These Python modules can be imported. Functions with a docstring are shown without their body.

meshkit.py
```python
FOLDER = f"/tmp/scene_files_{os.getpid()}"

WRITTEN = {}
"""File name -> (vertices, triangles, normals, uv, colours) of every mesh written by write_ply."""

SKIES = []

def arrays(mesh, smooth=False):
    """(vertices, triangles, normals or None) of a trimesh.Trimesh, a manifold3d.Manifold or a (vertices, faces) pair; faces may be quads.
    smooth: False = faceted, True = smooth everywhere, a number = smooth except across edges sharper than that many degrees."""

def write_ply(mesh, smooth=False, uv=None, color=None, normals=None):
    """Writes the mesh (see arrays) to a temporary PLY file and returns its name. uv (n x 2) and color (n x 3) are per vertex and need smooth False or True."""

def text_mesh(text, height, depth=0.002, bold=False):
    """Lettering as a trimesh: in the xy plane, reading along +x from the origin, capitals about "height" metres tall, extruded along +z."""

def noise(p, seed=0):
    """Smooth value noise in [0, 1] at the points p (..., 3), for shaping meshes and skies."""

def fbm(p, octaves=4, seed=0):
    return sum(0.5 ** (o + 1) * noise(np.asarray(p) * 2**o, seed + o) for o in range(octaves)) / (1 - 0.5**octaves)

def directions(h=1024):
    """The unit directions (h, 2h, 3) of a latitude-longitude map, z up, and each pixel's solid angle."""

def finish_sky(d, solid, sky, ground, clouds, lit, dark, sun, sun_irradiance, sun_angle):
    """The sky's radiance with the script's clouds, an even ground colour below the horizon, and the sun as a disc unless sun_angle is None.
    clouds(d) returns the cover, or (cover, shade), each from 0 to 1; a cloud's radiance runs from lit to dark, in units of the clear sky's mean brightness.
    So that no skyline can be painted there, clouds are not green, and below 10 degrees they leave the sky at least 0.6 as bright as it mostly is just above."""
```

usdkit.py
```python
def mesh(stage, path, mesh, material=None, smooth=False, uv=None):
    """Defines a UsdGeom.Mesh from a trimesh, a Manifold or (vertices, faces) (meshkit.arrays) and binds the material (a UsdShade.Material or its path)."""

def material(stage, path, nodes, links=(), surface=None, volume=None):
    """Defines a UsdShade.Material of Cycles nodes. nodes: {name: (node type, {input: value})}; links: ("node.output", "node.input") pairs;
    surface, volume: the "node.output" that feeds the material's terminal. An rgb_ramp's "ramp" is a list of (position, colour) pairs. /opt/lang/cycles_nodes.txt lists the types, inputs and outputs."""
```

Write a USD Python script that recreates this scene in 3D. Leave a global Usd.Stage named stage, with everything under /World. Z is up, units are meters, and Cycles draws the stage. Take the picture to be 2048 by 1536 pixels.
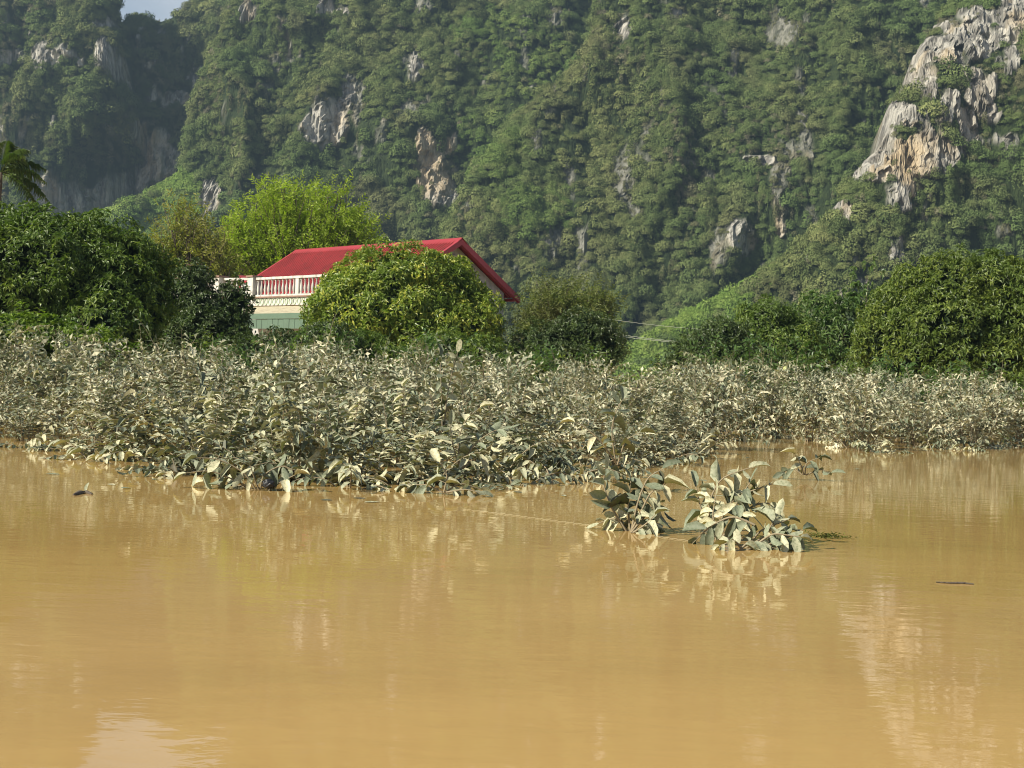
import math, numpy as np, trimesh, usdkit, meshkit
from pxr import Usd, UsdGeom, UsdLux, UsdShade, Sdf, Gf, Vt

stage = Usd.Stage.CreateInMemory()
UsdGeom.SetStageUpAxis(stage, "Z")
UsdGeom.Xform.Define(stage, "/World")
UsdGeom.Scope.Define(stage, "/World/Looks")

# ------------------------------------------------------------------ camera, sky, sun, exposure
F = 2813.0                       # focal length in pixels of the 2048 px wide photograph
EYE = np.array([0.0, 0.0, 1.0])
ROLL = math.atan(0.035)          # the photograph is tilted two degrees
PITCH = -10.0 / F
cr, sr, cp, sp = math.cos(ROLL), math.sin(ROLL), math.cos(PITCH), math.sin(PITCH)
Fw = np.array([0, cp, sp])
X0, U0 = np.array([1.0, 0, 0]), np.array([0, -sp, cp])
R = cr * X0 + sr * U0
U = -sr * X0 + cr * U0
cam = UsdGeom.Camera.Define(stage, "/World/camera")
cam.CreateHorizontalApertureAttr(36.0)
cam.CreateVerticalApertureAttr(27.0)
cam.CreateFocalLengthAttr(36.0 * F / 2048)
cam.CreateClippingRangeAttr(Gf.Vec2f(0.05, 20000))
cam.CreateExposureAttr(0.84)
M = Gf.Matrix4d(*R, 0, *U, 0, *(-Fw), 0, *EYE, 1)
UsdGeom.Xformable(cam).AddTransformOp().Set(M)

SUN_AZ, SUN_EL = math.radians(-120), math.radians(37)   # azimuth from +y towards +x
SUN = np.array([math.sin(SUN_AZ) * math.cos(SUN_EL), math.cos(SUN_AZ) * math.cos(SUN_EL), math.sin(SUN_EL)])
dome = UsdLux.DomeLight.Define(stage, "/World/sky")
dome.GetPrim().SetCustomDataByKey("kind", "structure")
sky_m = usdkit.material(stage, "/World/Looks/sky", {
    "tc": ("texture_coordinate", {}),
    "map": ("mapping", {"scale": (1.0, 1.0, 2.6)}),
    "n": ("noise_texture", {"scale": 2.2, "detail": 7.0, "roughness": 0.55}),
    "r": ("rgb_ramp", {"ramp": [(0.0, (0, 0, 0)), (0.46, (0, 0, 0)), (0.76, (0.8, 0.8, 0.8)), (1.0, (1, 1, 1))]}),
    "s": ("sky_texture", {"sky_type": "single_scattering", "sun_disc": False, "sun_elevation": SUN_EL, "sun_rotation": SUN_AZ % (2 * math.pi), "air_density": 1.0, "aerosol_density": 1.6}),
    "mx": ("mix_color", {"b": (9.5, 9.3, 9.0), "use_clamp": False}),
    "bg": ("background_shader", {"strength": 0.058}),
}, [("tc.generated", "map.vector"), ("map.vector", "n.vector"), ("n.fac", "r.fac"), ("r.color", "mx.fac"), ("s.color", "mx.a"), ("mx.result", "bg.color")], surface="bg.background")
UsdShade.MaterialBindingAPI.Apply(dome.GetPrim()).Bind(sky_m)
sun = UsdLux.DistantLight.Define(stage, "/World/sun")
sun.CreateIntensityAttr(1.25)
sun.CreateAngleAttr(0.53)
sun.CreateNormalizeAttr(True)
sun.CreateColorAttr(Gf.Vec3f(1.0, 0.93, 0.78))
zax = SUN / np.linalg.norm(SUN)
xax = np.cross([0, 0, 1.0], zax); xax /= np.linalg.norm(xax)
yax = np.cross(zax, xax)
UsdGeom.Xformable(sun).AddTransformOp().Set(Gf.Matrix4d(*xax, 0, *yax, 0, *zax, 0, 0, 0, 0, 1))

# ------------------------------------------------------------------ helpers
def at(px, py, Y):
    """The point of the place seen at pixel (px, py) of the photograph, at the depth Y."""
    d = (px - 1024) / F * R - (py - 768) / F * U + Fw
    return EYE + d * ((Y - EYE[1]) / d[1])

def on_water(px, py, z=0.0):
    d = (px - 1024) / F * R - (py - 768) / F * U + Fw
    return EYE + d * ((z - EYE[2]) / d[2])

names = {}
def free(parent, name):
    k = names.get((parent, name), 0)
    names[(parent, name)] = k + 1
    return f"{parent}/{name}" + (f"_{k:03d}" if k else "")

def tag(prim, label=None, category=None, group=None, kind=None):
    p = prim.GetPrim() if hasattr(prim, "GetPrim") else prim
    for k, v in (("label", label), ("category", category), ("group", group), ("kind", kind)):
        if v:
            p.SetCustomDataByKey(k, v)
    return p

def mesh(name, m, mat, parent="/World", smooth=False):
    return usdkit.mesh(stage, free(parent, name), m, mat, smooth)

def leaf_mesh(name, vf, mat, per, parent="/World", smooth=False, seed=0, path=None, rnd=None):
    """A mesh of leaves; each leaf carries its own random number for the material."""
    g = usdkit.mesh(stage, path or free(parent, name), vf, mat, smooth)
    nl = len(vf[0]) // per
    r = (np.random.default_rng(seed + nl).random(nl) if rnd is None else np.asarray(rnd)).astype(np.float32)
    pv = UsdGeom.PrimvarsAPI(g).CreatePrimvar("rnd", Sdf.ValueTypeNames.FloatArray, "vertex")
    pv.Set(Vt.FloatArray.FromNumpy(np.repeat(r, per)))
    return g

def thing(name, label, category, loc=(0, 0, 0), rz=0.0, group=None, scale=None):
    p = free("/World", name)
    x = UsdGeom.Xform.Define(stage, p)
    x.AddTranslateOp().Set(Gf.Vec3d(*map(float, loc)))
    if rz:
        x.AddRotateZOp().Set(float(math.degrees(rz)))
    if scale is not None:
        x.AddScaleOp().Set(Gf.Vec3f(*map(float, scale)))
    tag(x, label, category, group)
    return p

def unit(v):
    v = np.asarray(v, float)
    return v / np.maximum(np.linalg.norm(v, axis=-1, keepdims=True), 1e-9)

# leaf templates: rows of (along, across, lift), faces
def leaf_template(rows, droop=0.25, fold=0.25):
    """rows: (position along, half width); a folded, drooping blade."""
    v, f = [(0, 0, 0)], []
    for a, w in rows:
        z = -droop * a * a
        v += [(a, -w, z + fold * w), (a, 0, z), (a, w, z + fold * w)]
    v.append((1, 0, -droop))
    n = len(rows)
    f += [(0, 2, 1), (0, 3, 2)]
    for i in range(n - 1):
        a, b = 1 + 3 * i, 4 + 3 * i
        f += [(a, a + 1, b + 1), (a, b + 1, b), (a + 1, a + 2, b + 2), (a + 1, b + 2, b + 1)]
    a, t = 1 + 3 * (n - 1), len(v) - 1
    f += [(a, a + 1, t), (a + 1, a + 2, t)]
    return np.array(v, float), np.array(f)

T_DIAMOND = (np.array([(0, 0, 0), (0.5, -0.5, 0.06), (1, 0, -0.14), (0.5, 0.5, 0.06)], float), np.array([(0, 1, 2), (0, 2, 3)]))
T_FOLD = (np.array([(0, 0, 0), (0.45, -0.5, 0.14), (0.5, 0, 0.0), (0.45, 0.5, 0.14), (1, 0, -0.22)], float), np.array([(0, 2, 1), (0, 3, 2), (1, 2, 4), (2, 3, 4)]))
T_LEAF = leaf_template([(0.14, 0.28), (0.45, 0.5), (0.82, 0.40)], 0.3, 0.35)

def leaves(P, D, N, L, W, tmpl, jitter=None):
    """Many leaves as (vertices, faces). P bases, D directions, N facing, L lengths, W widths."""
    tv, tf = tmpl
    n = len(P)
    D = unit(D)
    N = unit(N - (N * D).sum(1, keepdims=True) * D)
    S = np.cross(D, N)
    L = np.broadcast_to(L, (n,))[:, None, None]
    W = np.broadcast_to(W, (n,))[:, None, None]
    lift = tv[None, :, 2:3] * L
    if jitter is not None:
        lift = lift * np.asarray(jitter)[:, None, None]
    V = P[:, None] + tv[None, :, 0:1] * L * D[:, None] + tv[None, :, 1:2] * W * S[:, None] + lift * N[:, None]
    Fc = tf[None] + (np.arange(n) * len(tv))[:, None, None]
    return V.reshape(-1, 3), Fc.reshape(-1, 3)

def join(parts):
    vs, fs, k = [], [], 0
    for v, f in parts:
        vs.append(np.asarray(v)); fs.append(np.asarray(f) + k); k += len(v)
    return np.vstack(vs), np.vstack(fs)

def tube(pts, radii, sides=6):
    p = np.asarray(pts, float)
    t = unit(np.gradient(p, axis=0))
    a = unit(np.cross(t, np.where(np.abs(t[:, 2:]) < 0.9, [0, 0, 1.0], [1.0, 0, 0])))
    for i in range(1, len(a)):
        q = a[i - 1] - (a[i - 1] @ t[i]) * t[i]
        a[i] = q / max(np.linalg.norm(q), 1e-9)
    b = np.cross(t, a)
    ang = np.arange(sides) * 2 * np.pi / sides
    r = np.broadcast_to(radii, (len(p),))[:, None, None]
    v = (p[:, None] + r * (np.cos(ang)[None, :, None] * a[:, None] + np.sin(ang)[None, :, None] * b[:, None])).reshape(-1, 3)
    f = []
    for i in range(len(p) - 1):
        for j in range(sides):
            k = (j + 1) % sides
            f += [(i * sides + j, i * sides + k, (i + 1) * sides + k), (i * sides + j, (i + 1) * sides + k, (i + 1) * sides + j)]
    n = len(v)
    v = np.vstack([v, p[:1], p[-1:]])
    for j in range(sides):
        k = (j + 1) % sides
        f += [(n, k, j), (n + 1, (len(p) - 1) * sides + j, (len(p) - 1) * sides + k)]
    return v, np.array(f)

def box(sx, sy, sz, c=(0, 0, 0)):
    b = trimesh.creation.box([sx, sy, sz]); b.apply_translation(c)
    return np.array(b.vertices), np.array(b.faces)

# ------------------------------------------------------------------ materials
L_ = "/World/Looks/"
def plain(name, color, rough=0.6, var=0.25, scale=4.0, spec=0.4, bump=0.0, dirt=None):
    """A painted or mineral surface: colour broken up by two noises, optional stains and fine relief."""
    c = np.array(color)
    nodes = {
        "g": ("geometry", {}),
        "n": ("noise_texture", {"scale": scale, "detail": 6.0, "roughness": 0.65}),
        "r": ("rgb_ramp", {"ramp": [(0.25, tuple(c * (1 - var))), (0.55, tuple(c)), (0.8, tuple(np.minimum(c * (1 + 0.6 * var), 0.9)))]}),
        "p": ("principled_bsdf", {"roughness": rough, "specular_ior_level": spec}),
    }
    links = [("g.position", "n.vector"), ("n.fac", "r.fac")]
    out = "r.color"
    if dirt:
        nodes["m"] = ("mapping", {"scale": (2.2, 2.2, 0.5)})
        nodes["n2"] = ("noise_texture", {"scale": 1.6, "detail": 8.0, "roughness": 0.7})
        nodes["r2"] = ("rgb_ramp", {"ramp": [(0.46, (0, 0, 0)), (0.68, (0.85, 0.85, 0.85))]})
        nodes["mx"] = ("mix_color", {"b": dirt})
        links += [("g.position", "m.vector"), ("m.vector", "n2.vector"), ("n2.fac", "r2.fac"), ("r2.color", "mx.fac"), (out, "mx.a")]
        out = "mx.result"
    links.append((out, "p.base_color"))
    if bump:
        nodes["nb"] = ("noise_texture", {"scale": scale * 6, "detail": 4.0})
        nodes["b"] = ("bump", {"strength": bump, "distance": 0.02})
        links += [("g.position", "nb.vector"), ("nb.fac", "b.height"), ("b.normal", "p.normal")]
    return usdkit.material(stage, L_ + name, nodes, links, surface="p.BSDF")

def foliage(name, dark, mid, light, rough=0.45, spec=0.4, trans=0.3, patch_scale=0.5, patch=None, tint=None, per_object=False, mud=None):
    """Leaves: colour from leaf to leaf, wide patches of another tone, light through the blade, and mud below a flood line."""
    nodes = {
        "g": ("geometry", {}), "o": ("object_info", {}), "at": ("attribute", {"attribute": "rnd"}),
        "r": ("rgb_ramp", {"ramp": [(0.0, dark), (0.45, mid), (1.0, light)]}),
        "p": ("principled_bsdf", {"roughness": rough, "specular_ior_level": spec}),
        "t": ("translucent_bsdf", {}),
        "tc": ("mix_color", {"blend_type": "multiply", "fac": 1.0, "b": tint or (1.3, 1.5, 0.5), "use_clamp": False}),
        "mix": ("mix_closure", {"fac": trans}),
    }
    links = [("o.random" if per_object == "only" else "at.fac", "r.fac")]
    if per_object == True:
        nodes["av"] = ("mix_float", {"fac": 0.6})
        links = [("at.fac", "av.a"), ("o.random", "av.b"), ("av.result", "r.fac")]
    out = "r.color"
    if patch:
        nodes["pn"] = ("noise_texture", {"scale": patch_scale, "detail": 3.0})
        nodes["pr"] = ("rgb_ramp", {"ramp": [(0.42, (0, 0, 0)), (0.62, (1, 1, 1))]})
        nodes["pm"] = ("mix_color", {"b": patch})
        links += [("g.position", "pn.vector"), ("pn.fac", "pr.fac"), ("pr.color", "pm.fac"), (out, "pm.a")]
        out = "pm.result"
    fac = None
    if mud:
        # silt dried on every blade up to the height the flood reached
        nodes |= {"sx": ("separate_xyz", {}), "mn": ("noise_texture", {"scale": 2.5, "detail": 4.0}),
                  "ma": ("math", {"math_type": "multiply_add", "value2": mud[2], "value3": 0.0}),
                  "mr": ("map_range", {"from_min": mud[0], "from_max": mud[1], "to_min": 1.0, "to_max": 0.0, "clamp": True}),
                  "mc": ("rgb_ramp", {"ramp": mud[3]}), "fn": ("noise_texture", {"scale": mud[4] if len(mud) > 4 else 38.0, "detail": 5.0, "roughness": 0.7}),
                  "fr": ("rgb_ramp", {"ramp": [(0.34, (0.4, 0.4, 0.4)), (0.54, (1, 1, 1))]}),
                  "mf": ("math", {"math_type": "multiply"}),
                  "mm": ("mix_color", {}), "sf": ("math", {"math_type": "subtract", "value1": 1.0}),
                  "rr": ("map_range", {"to_min": rough, "to_max": 0.65}), "tf": ("math", {"math_type": "multiply_add", "value2": -trans * 0.75, "value3": trans})}
        links += [("g.position", "sx.vector"), ("g.position", "mn.vector"), ("g.position", "fn.vector"), ("mn.fac", "ma.value1"), ("sx.z", "ma.value3"), ("ma.value", "mr.value"),
                  ("at.fac", "mc.fac"), ("fn.fac", "fr.fac"), ("fr.color", "mf.value1"), ("mr.result", "mf.value2"), ("mf.value", "mm.fac"),
                  (out, "mm.a"), ("mc.color", "mm.b"), ("mf.value", "rr.value"), ("rr.result", "p.roughness"), ("mf.value", "tf.value1"), ("tf.value", "mix.fac")]
        out = "mm.result"
    links += [(out, "p.base_color"), (out, "tc.a"), ("tc.result", "t.color"), ("p.BSDF", "mix.closure1"), ("t.BSDF", "mix.closure2")]
    return usdkit.material(stage, L_ + name, nodes, links, surface="mix.closure")

m_bark = plain("bark", (0.09, 0.072, 0.055), 0.85, 0.4, 9.0, 0.2, 0.6)
m_mud = plain("wet_mud", (0.20, 0.13, 0.06), 0.7, 0.25, 1.5, 0.4, 0.3)

# limestone: pale grey with dark vertical water streaks, ochre scars, moss where the forest sits
m_rock = usdkit.material(stage, L_ + "limestone", {
    "g": ("geometry", {}), "a": ("attribute", {"attribute": "rock"}), "oc": ("attribute", {"attribute": "ochre"}), "om": ("math", {"math_type": "multiply_add", "value2": 0.36, "use_clamp": True}),
    "m": ("mapping", {"scale": (0.35, 0.35, 0.045)}),
    "n": ("noise_texture", {"scale": 1.0, "detail": 7.0, "roughness": 0.62, "distortion": 0.6}),
    "r": ("rgb_ramp", {"ramp": [(0.26, (0.055, 0.055, 0.052)), (0.42, (0.16, 0.155, 0.14)), (0.54, (0.35, 0.34, 0.305)), (0.74, (0.54, 0.515, 0.45))]}),
    "m2": ("mapping", {"scale": (0.09, 0.09, 0.03)}),
    "n2": ("noise_texture", {"scale": 1.0, "detail": 4.0}),
    "r2": ("rgb_ramp", {"ramp": [(0.54, (0, 0, 0)), (0.70, (0.7, 0.7, 0.7))]}),
    "ox": ("mix_color", {"b": (0.46, 0.36, 0.22)}),
    "n3": ("noise_texture", {"scale": 0.5, "detail": 5.0}),
    "gr": ("rgb_ramp", {"ramp": [(0.3, (0.012, 0.022, 0.008)), (0.7, (0.035, 0.05, 0.016))]}),
    "gx": ("mix_color", {}),
    "bm": ("mapping", {"scale": (1.1, 1.1, 0.16)}),
    "bn": ("noise_texture", {"scale": 1.0, "detail": 6.0, "roughness": 0.6}),
    "b": ("bump", {"strength": 1.0, "distance": 2.0}),
    "p": ("principled_bsdf", {"roughness": 0.9, "specular_ior_level": 0.15}),
}, [("g.position", "m.vector"), ("m.vector", "n.vector"), ("n.fac", "r.fac"), ("g.position", "m2.vector"), ("m2.vector", "n2.vector"), ("n2.fac", "r2.fac"),
    ("oc.fac", "om.value1"), ("r2.color", "om.value3"), ("om.value", "ox.fac"), ("r.color", "ox.a"), ("g.position", "n3.vector"), ("n3.fac", "gr.fac"), ("a.fac", "gx.fac"), ("gr.color", "gx.a"), ("ox.result", "gx.b"),
    ("gx.result", "p.base_color"), ("g.position", "bm.vector"), ("bm.vector", "bn.vector"), ("bn.fac", "b.height"), ("b.normal", "p.normal")], surface="p.BSDF")

m_water = usdkit.material(stage, L_ + "muddy_water", {
    "g": ("geometry", {}),
    "m0": ("mapping", {"scale": (0.14, 0.5, 1.0), "rotation": (0, 0, 0.25)}), "n0": ("noise_texture", {"scale": 1.0, "detail": 5.0, "roughness": 0.6, "distortion": 0.8}),
    "r0": ("rgb_ramp", {"ramp": [(0.3, (0.318, 0.206, 0.074)), (0.5, (0.352, 0.229, 0.082)), (0.7, (0.385, 0.252, 0.093))]}),
    "m1": ("mapping", {"scale": (1.0, 2.1, 1.0), "rotation": (0, 0, 0.18)}),
    "n1": ("noise_texture", {"scale": 5.5, "detail": 3.0, "roughness": 0.5, "distortion": 0.5}),
    "m2": ("mapping", {"scale": (0.8, 1.5, 1.0), "rotation": (0, 0, -0.3)}),
    "n2": ("noise_texture", {"scale": 2.4, "detail": 2.0, "distortion": 0.4}),
    "b1": ("bump", {"strength": 1.0, "distance": 0.0007}),
    "b2": ("bump", {"strength": 1.0, "distance": 0.0016}),
    "p": ("principled_bsdf", {"roughness": 0.02, "ior": 1.33, "specular_ior_level": 0.5}),
}, [("g.position", "m0.vector"), ("m0.vector", "n0.vector"), ("n0.fac", "r0.fac"), ("r0.color", "p.base_color"), ("g.position", "m1.vector"), ("m1.vector", "n1.vector"), ("g.position", "m2.vector"), ("m2.vector", "n2.vector"),
    ("n2.fac", "b2.height"), ("n1.fac", "b1.height"), ("b2.normal", "b1.normal"), ("b1.normal", "p.normal")], surface="p.BSDF")

def far_foliage(name, dark, mid, light, patch, patch_scale, patch2):
    """Forest seen from hundreds of metres: tone from tree to tree and spray to spray, wide patches of kinds."""
    return usdkit.material(stage, L_ + name, {
        "g": ("geometry", {}), "o": ("object_info", {}), "at": ("attribute", {"attribute": "rnd"}), "av": ("mix_float", {"fac": 0.6}),
        "r": ("rgb_ramp", {"ramp": [(0.0, dark), (0.45, mid), (1.0, light)]}),
        "n": ("noise_texture", {"scale": patch_scale, "detail": 4.0, "roughness": 0.6}), "nr": ("rgb_ramp", {"ramp": [(0.40, (0, 0, 0)), (0.60, (1, 1, 1))]}),
        "m": ("mix_color", {"b": patch}),
        "n2": ("noise_texture", {"scale": patch_scale * 2.7, "detail": 3.0}), "nr2": ("rgb_ramp", {"ramp": [(0.55, (0, 0, 0)), (0.70, (0.8, 0.8, 0.8))]}),
        "m2": ("mix_color", {"b": patch2}),
        "p": ("diffuse_bsdf", {})},
        [("at.fac", "av.a"), ("o.random", "av.b"), ("av.result", "r.fac"), ("g.position", "n.vector"), ("n.fac", "nr.fac"), ("nr.color", "m.fac"), ("r.color", "m.a"),
         ("g.position", "n2.vector"), ("n2.fac", "nr2.fac"), ("nr2.color", "m2.fac"), ("m.result", "m2.a"), ("m2.result", "p.color")], surface="p.BSDF")

m_forest = far_foliage("hill_forest", (0.030, 0.048, 0.018), (0.108, 0.134, 0.05), (0.225, 0.24, 0.095), (0.098, 0.142, 0.049), 0.018, (0.15, 0.155, 0.072))
m_scrub = far_foliage("hill_scrub", (0.08, 0.08, 0.046), (0.14, 0.138, 0.08), (0.22, 0.21, 0.13), (0.12, 0.13, 0.06), 0.03, (0.15, 0.14, 0.10))
m_meadow = far_foliage("slope_shrub", (0.08, 0.135, 0.03), (0.15, 0.222, 0.05), (0.235, 0.305, 0.08), (0.13, 0.205, 0.046), 0.08, (0.19, 0.245, 0.065))
m_lush = far_foliage("gully_forest", (0.05, 0.085, 0.022), (0.115, 0.165, 0.048), (0.21, 0.255, 0.08), (0.10, 0.155, 0.042), 0.05, (0.15, 0.185, 0.06))

# ------------------------------------------------------------------ ground and water
gx, gy = np.meshgrid(np.concatenate([[-1500, -600, -250], np.linspace(-120, 120, 61), [250, 600, 1500]]), np.concatenate([[-600, -200], np.linspace(-40, 140, 61), [200, 300, 500, 1200]]), indexing="ij")
gz = -1.3 + 1.3 * np.clip((gy - 36) / 40, 0, 1) + 0.25 * meshkit.fbm(np.stack([gx / 6, gy / 6, 0 * gx], -1), 3, 5)
n, m = gx.shape
idx = np.arange(n * m).reshape(n, m)
quads = np.stack([idx[:-1, :-1], idx[1:, :-1], idx[1:, 1:], idx[:-1, 1:]], -1).reshape(-1, 4)
tag(mesh("ground", (np.stack([gx, gy, gz], -1).reshape(-1, 3), quads), m_mud, smooth=True), "brown mud ground under the flood rising behind the orchard", "ground", kind="structure")
wv = np.array([(-400, -300, 0), (400, -300, 0), (400, 75, 0), (-400, 75, 0)], float)
tag(mesh("water", (wv, np.array([(0, 1, 2, 3)])), m_water), "ochre brown muddy flood water with small ripples", "water", kind="structure")

# ------------------------------------------------------------------ mountains
def clump(rng, n, rx, rz, size, tall=0.0, up=0.55):
    """A crown-like clump of leaf sprays of one mountainside tree."""
    th, u = rng.uniform(0, 2 * np.pi, n), rng.uniform(-0.25, 1, n)
    s = np.sqrt(np.clip(1 - u * u, 0, 1))
    d = np.stack([s * np.cos(th), s * np.sin(th), u], 1)
    lump = 0.75 + 0.5 * meshkit.noise(d * 2.2 + rng.uniform(0, 50), 3)
    r = lump * rng.uniform(0.72, 1.06, n)
    P = d * r[:, None] * [rx, rx, rz]
    if tall:
        k = rng.random(n) < 0.45
        P[k, 2] -= rng.random(k.sum()) * tall
        P[k, :2] *= 1.05
    N = unit(d + [0, 0, up] + rng.normal(0, 0.27, (n, 3)))
    D = np.cross(N, rng.normal(0, 1, (n, 3))) + [0, 0, -0.35]
    L = size * rng.uniform(0.6, 1.4, n)
    return leaves(P, D, N, L, L * 0.75, T_FOLD)

rngc = np.random.default_rng(11)
PROTO = [("tree_clump", clump(rngc, 560, 2.6, 2.3, 0.44), m_forest), ("tree_clump", clump(rngc, 560, 2.2, 2.8, 0.42), m_forest),
         ("vine_clump", clump(rngc, 560, 1.5, 2.2, 0.40, 6.5, 0.3), m_forest), ("vine_clump", clump(rngc, 560, 1.1, 1.8, 0.38, 8.5, 0.3), m_forest),
         ("tree_clump", clump(rngc, 620, 3.2, 2.3, 0.48), m_forest),
         ("scrub_clump", clump(rngc, 300, 1.7, 1.5, 0.36), m_scrub), ("scrub_clump", clump(rngc, 300, 1.0, 1.9, 0.34, 4.5), m_scrub),
         ("shrub_clump", clump(rngc, 340, 1.9, 1.5, 0.38), m_meadow), ("shrub_clump", clump(rngc, 340, 2.4, 1.7, 0.42), m_meadow),
         ("lush_clump", clump(rngc, 500, 2.6, 2.2, 0.44), m_lush), ("lush_clump", clump(rngc, 500, 2.2, 2.0, 0.42), m_lush)]

def instancer(name, pos, kind, scale, yaw, label, category):
    p = free("/World", name)
    pi = UsdGeom.PointInstancer.Define(stage, p)
    used = sorted(set(kind.tolist()))
    for i in used:
        leaf_mesh(PROTO[i][0], PROTO[i][1], PROTO[i][2], 5, p, seed=i)
    pi.CreatePrototypesRel().SetTargets([c.GetPath() for c in pi.GetPrim().GetChildren()])
    back = {k: i for i, k in enumerate(used)}
    pi.CreateProtoIndicesAttr(Vt.IntArray.FromNumpy(np.array([back[k] for k in kind.tolist()], np.int32)))
    pi.CreatePositionsAttr(Vt.Vec3fArray.FromNumpy(pos.astype(np.float32)))
    pi.CreateScalesAttr(Vt.Vec3fArray.FromNumpy(scale.astype(np.float32)))
    pi.CreateOrientationsAttr(Vt.QuathArray([Gf.Quath(math.cos(a / 2), 0, 0, math.sin(a / 2)) for a in yaw.tolist()]))
    tag(pi, label, category, kind="stuff")

def fb(x, z, sx, sz, seed, octaves=4):
    return meshkit.fbm(np.stack([x / sx + 100, z / sz + 100, np.full_like(x, seed * 1.7 + 3)], -1), octaves, seed)

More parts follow.
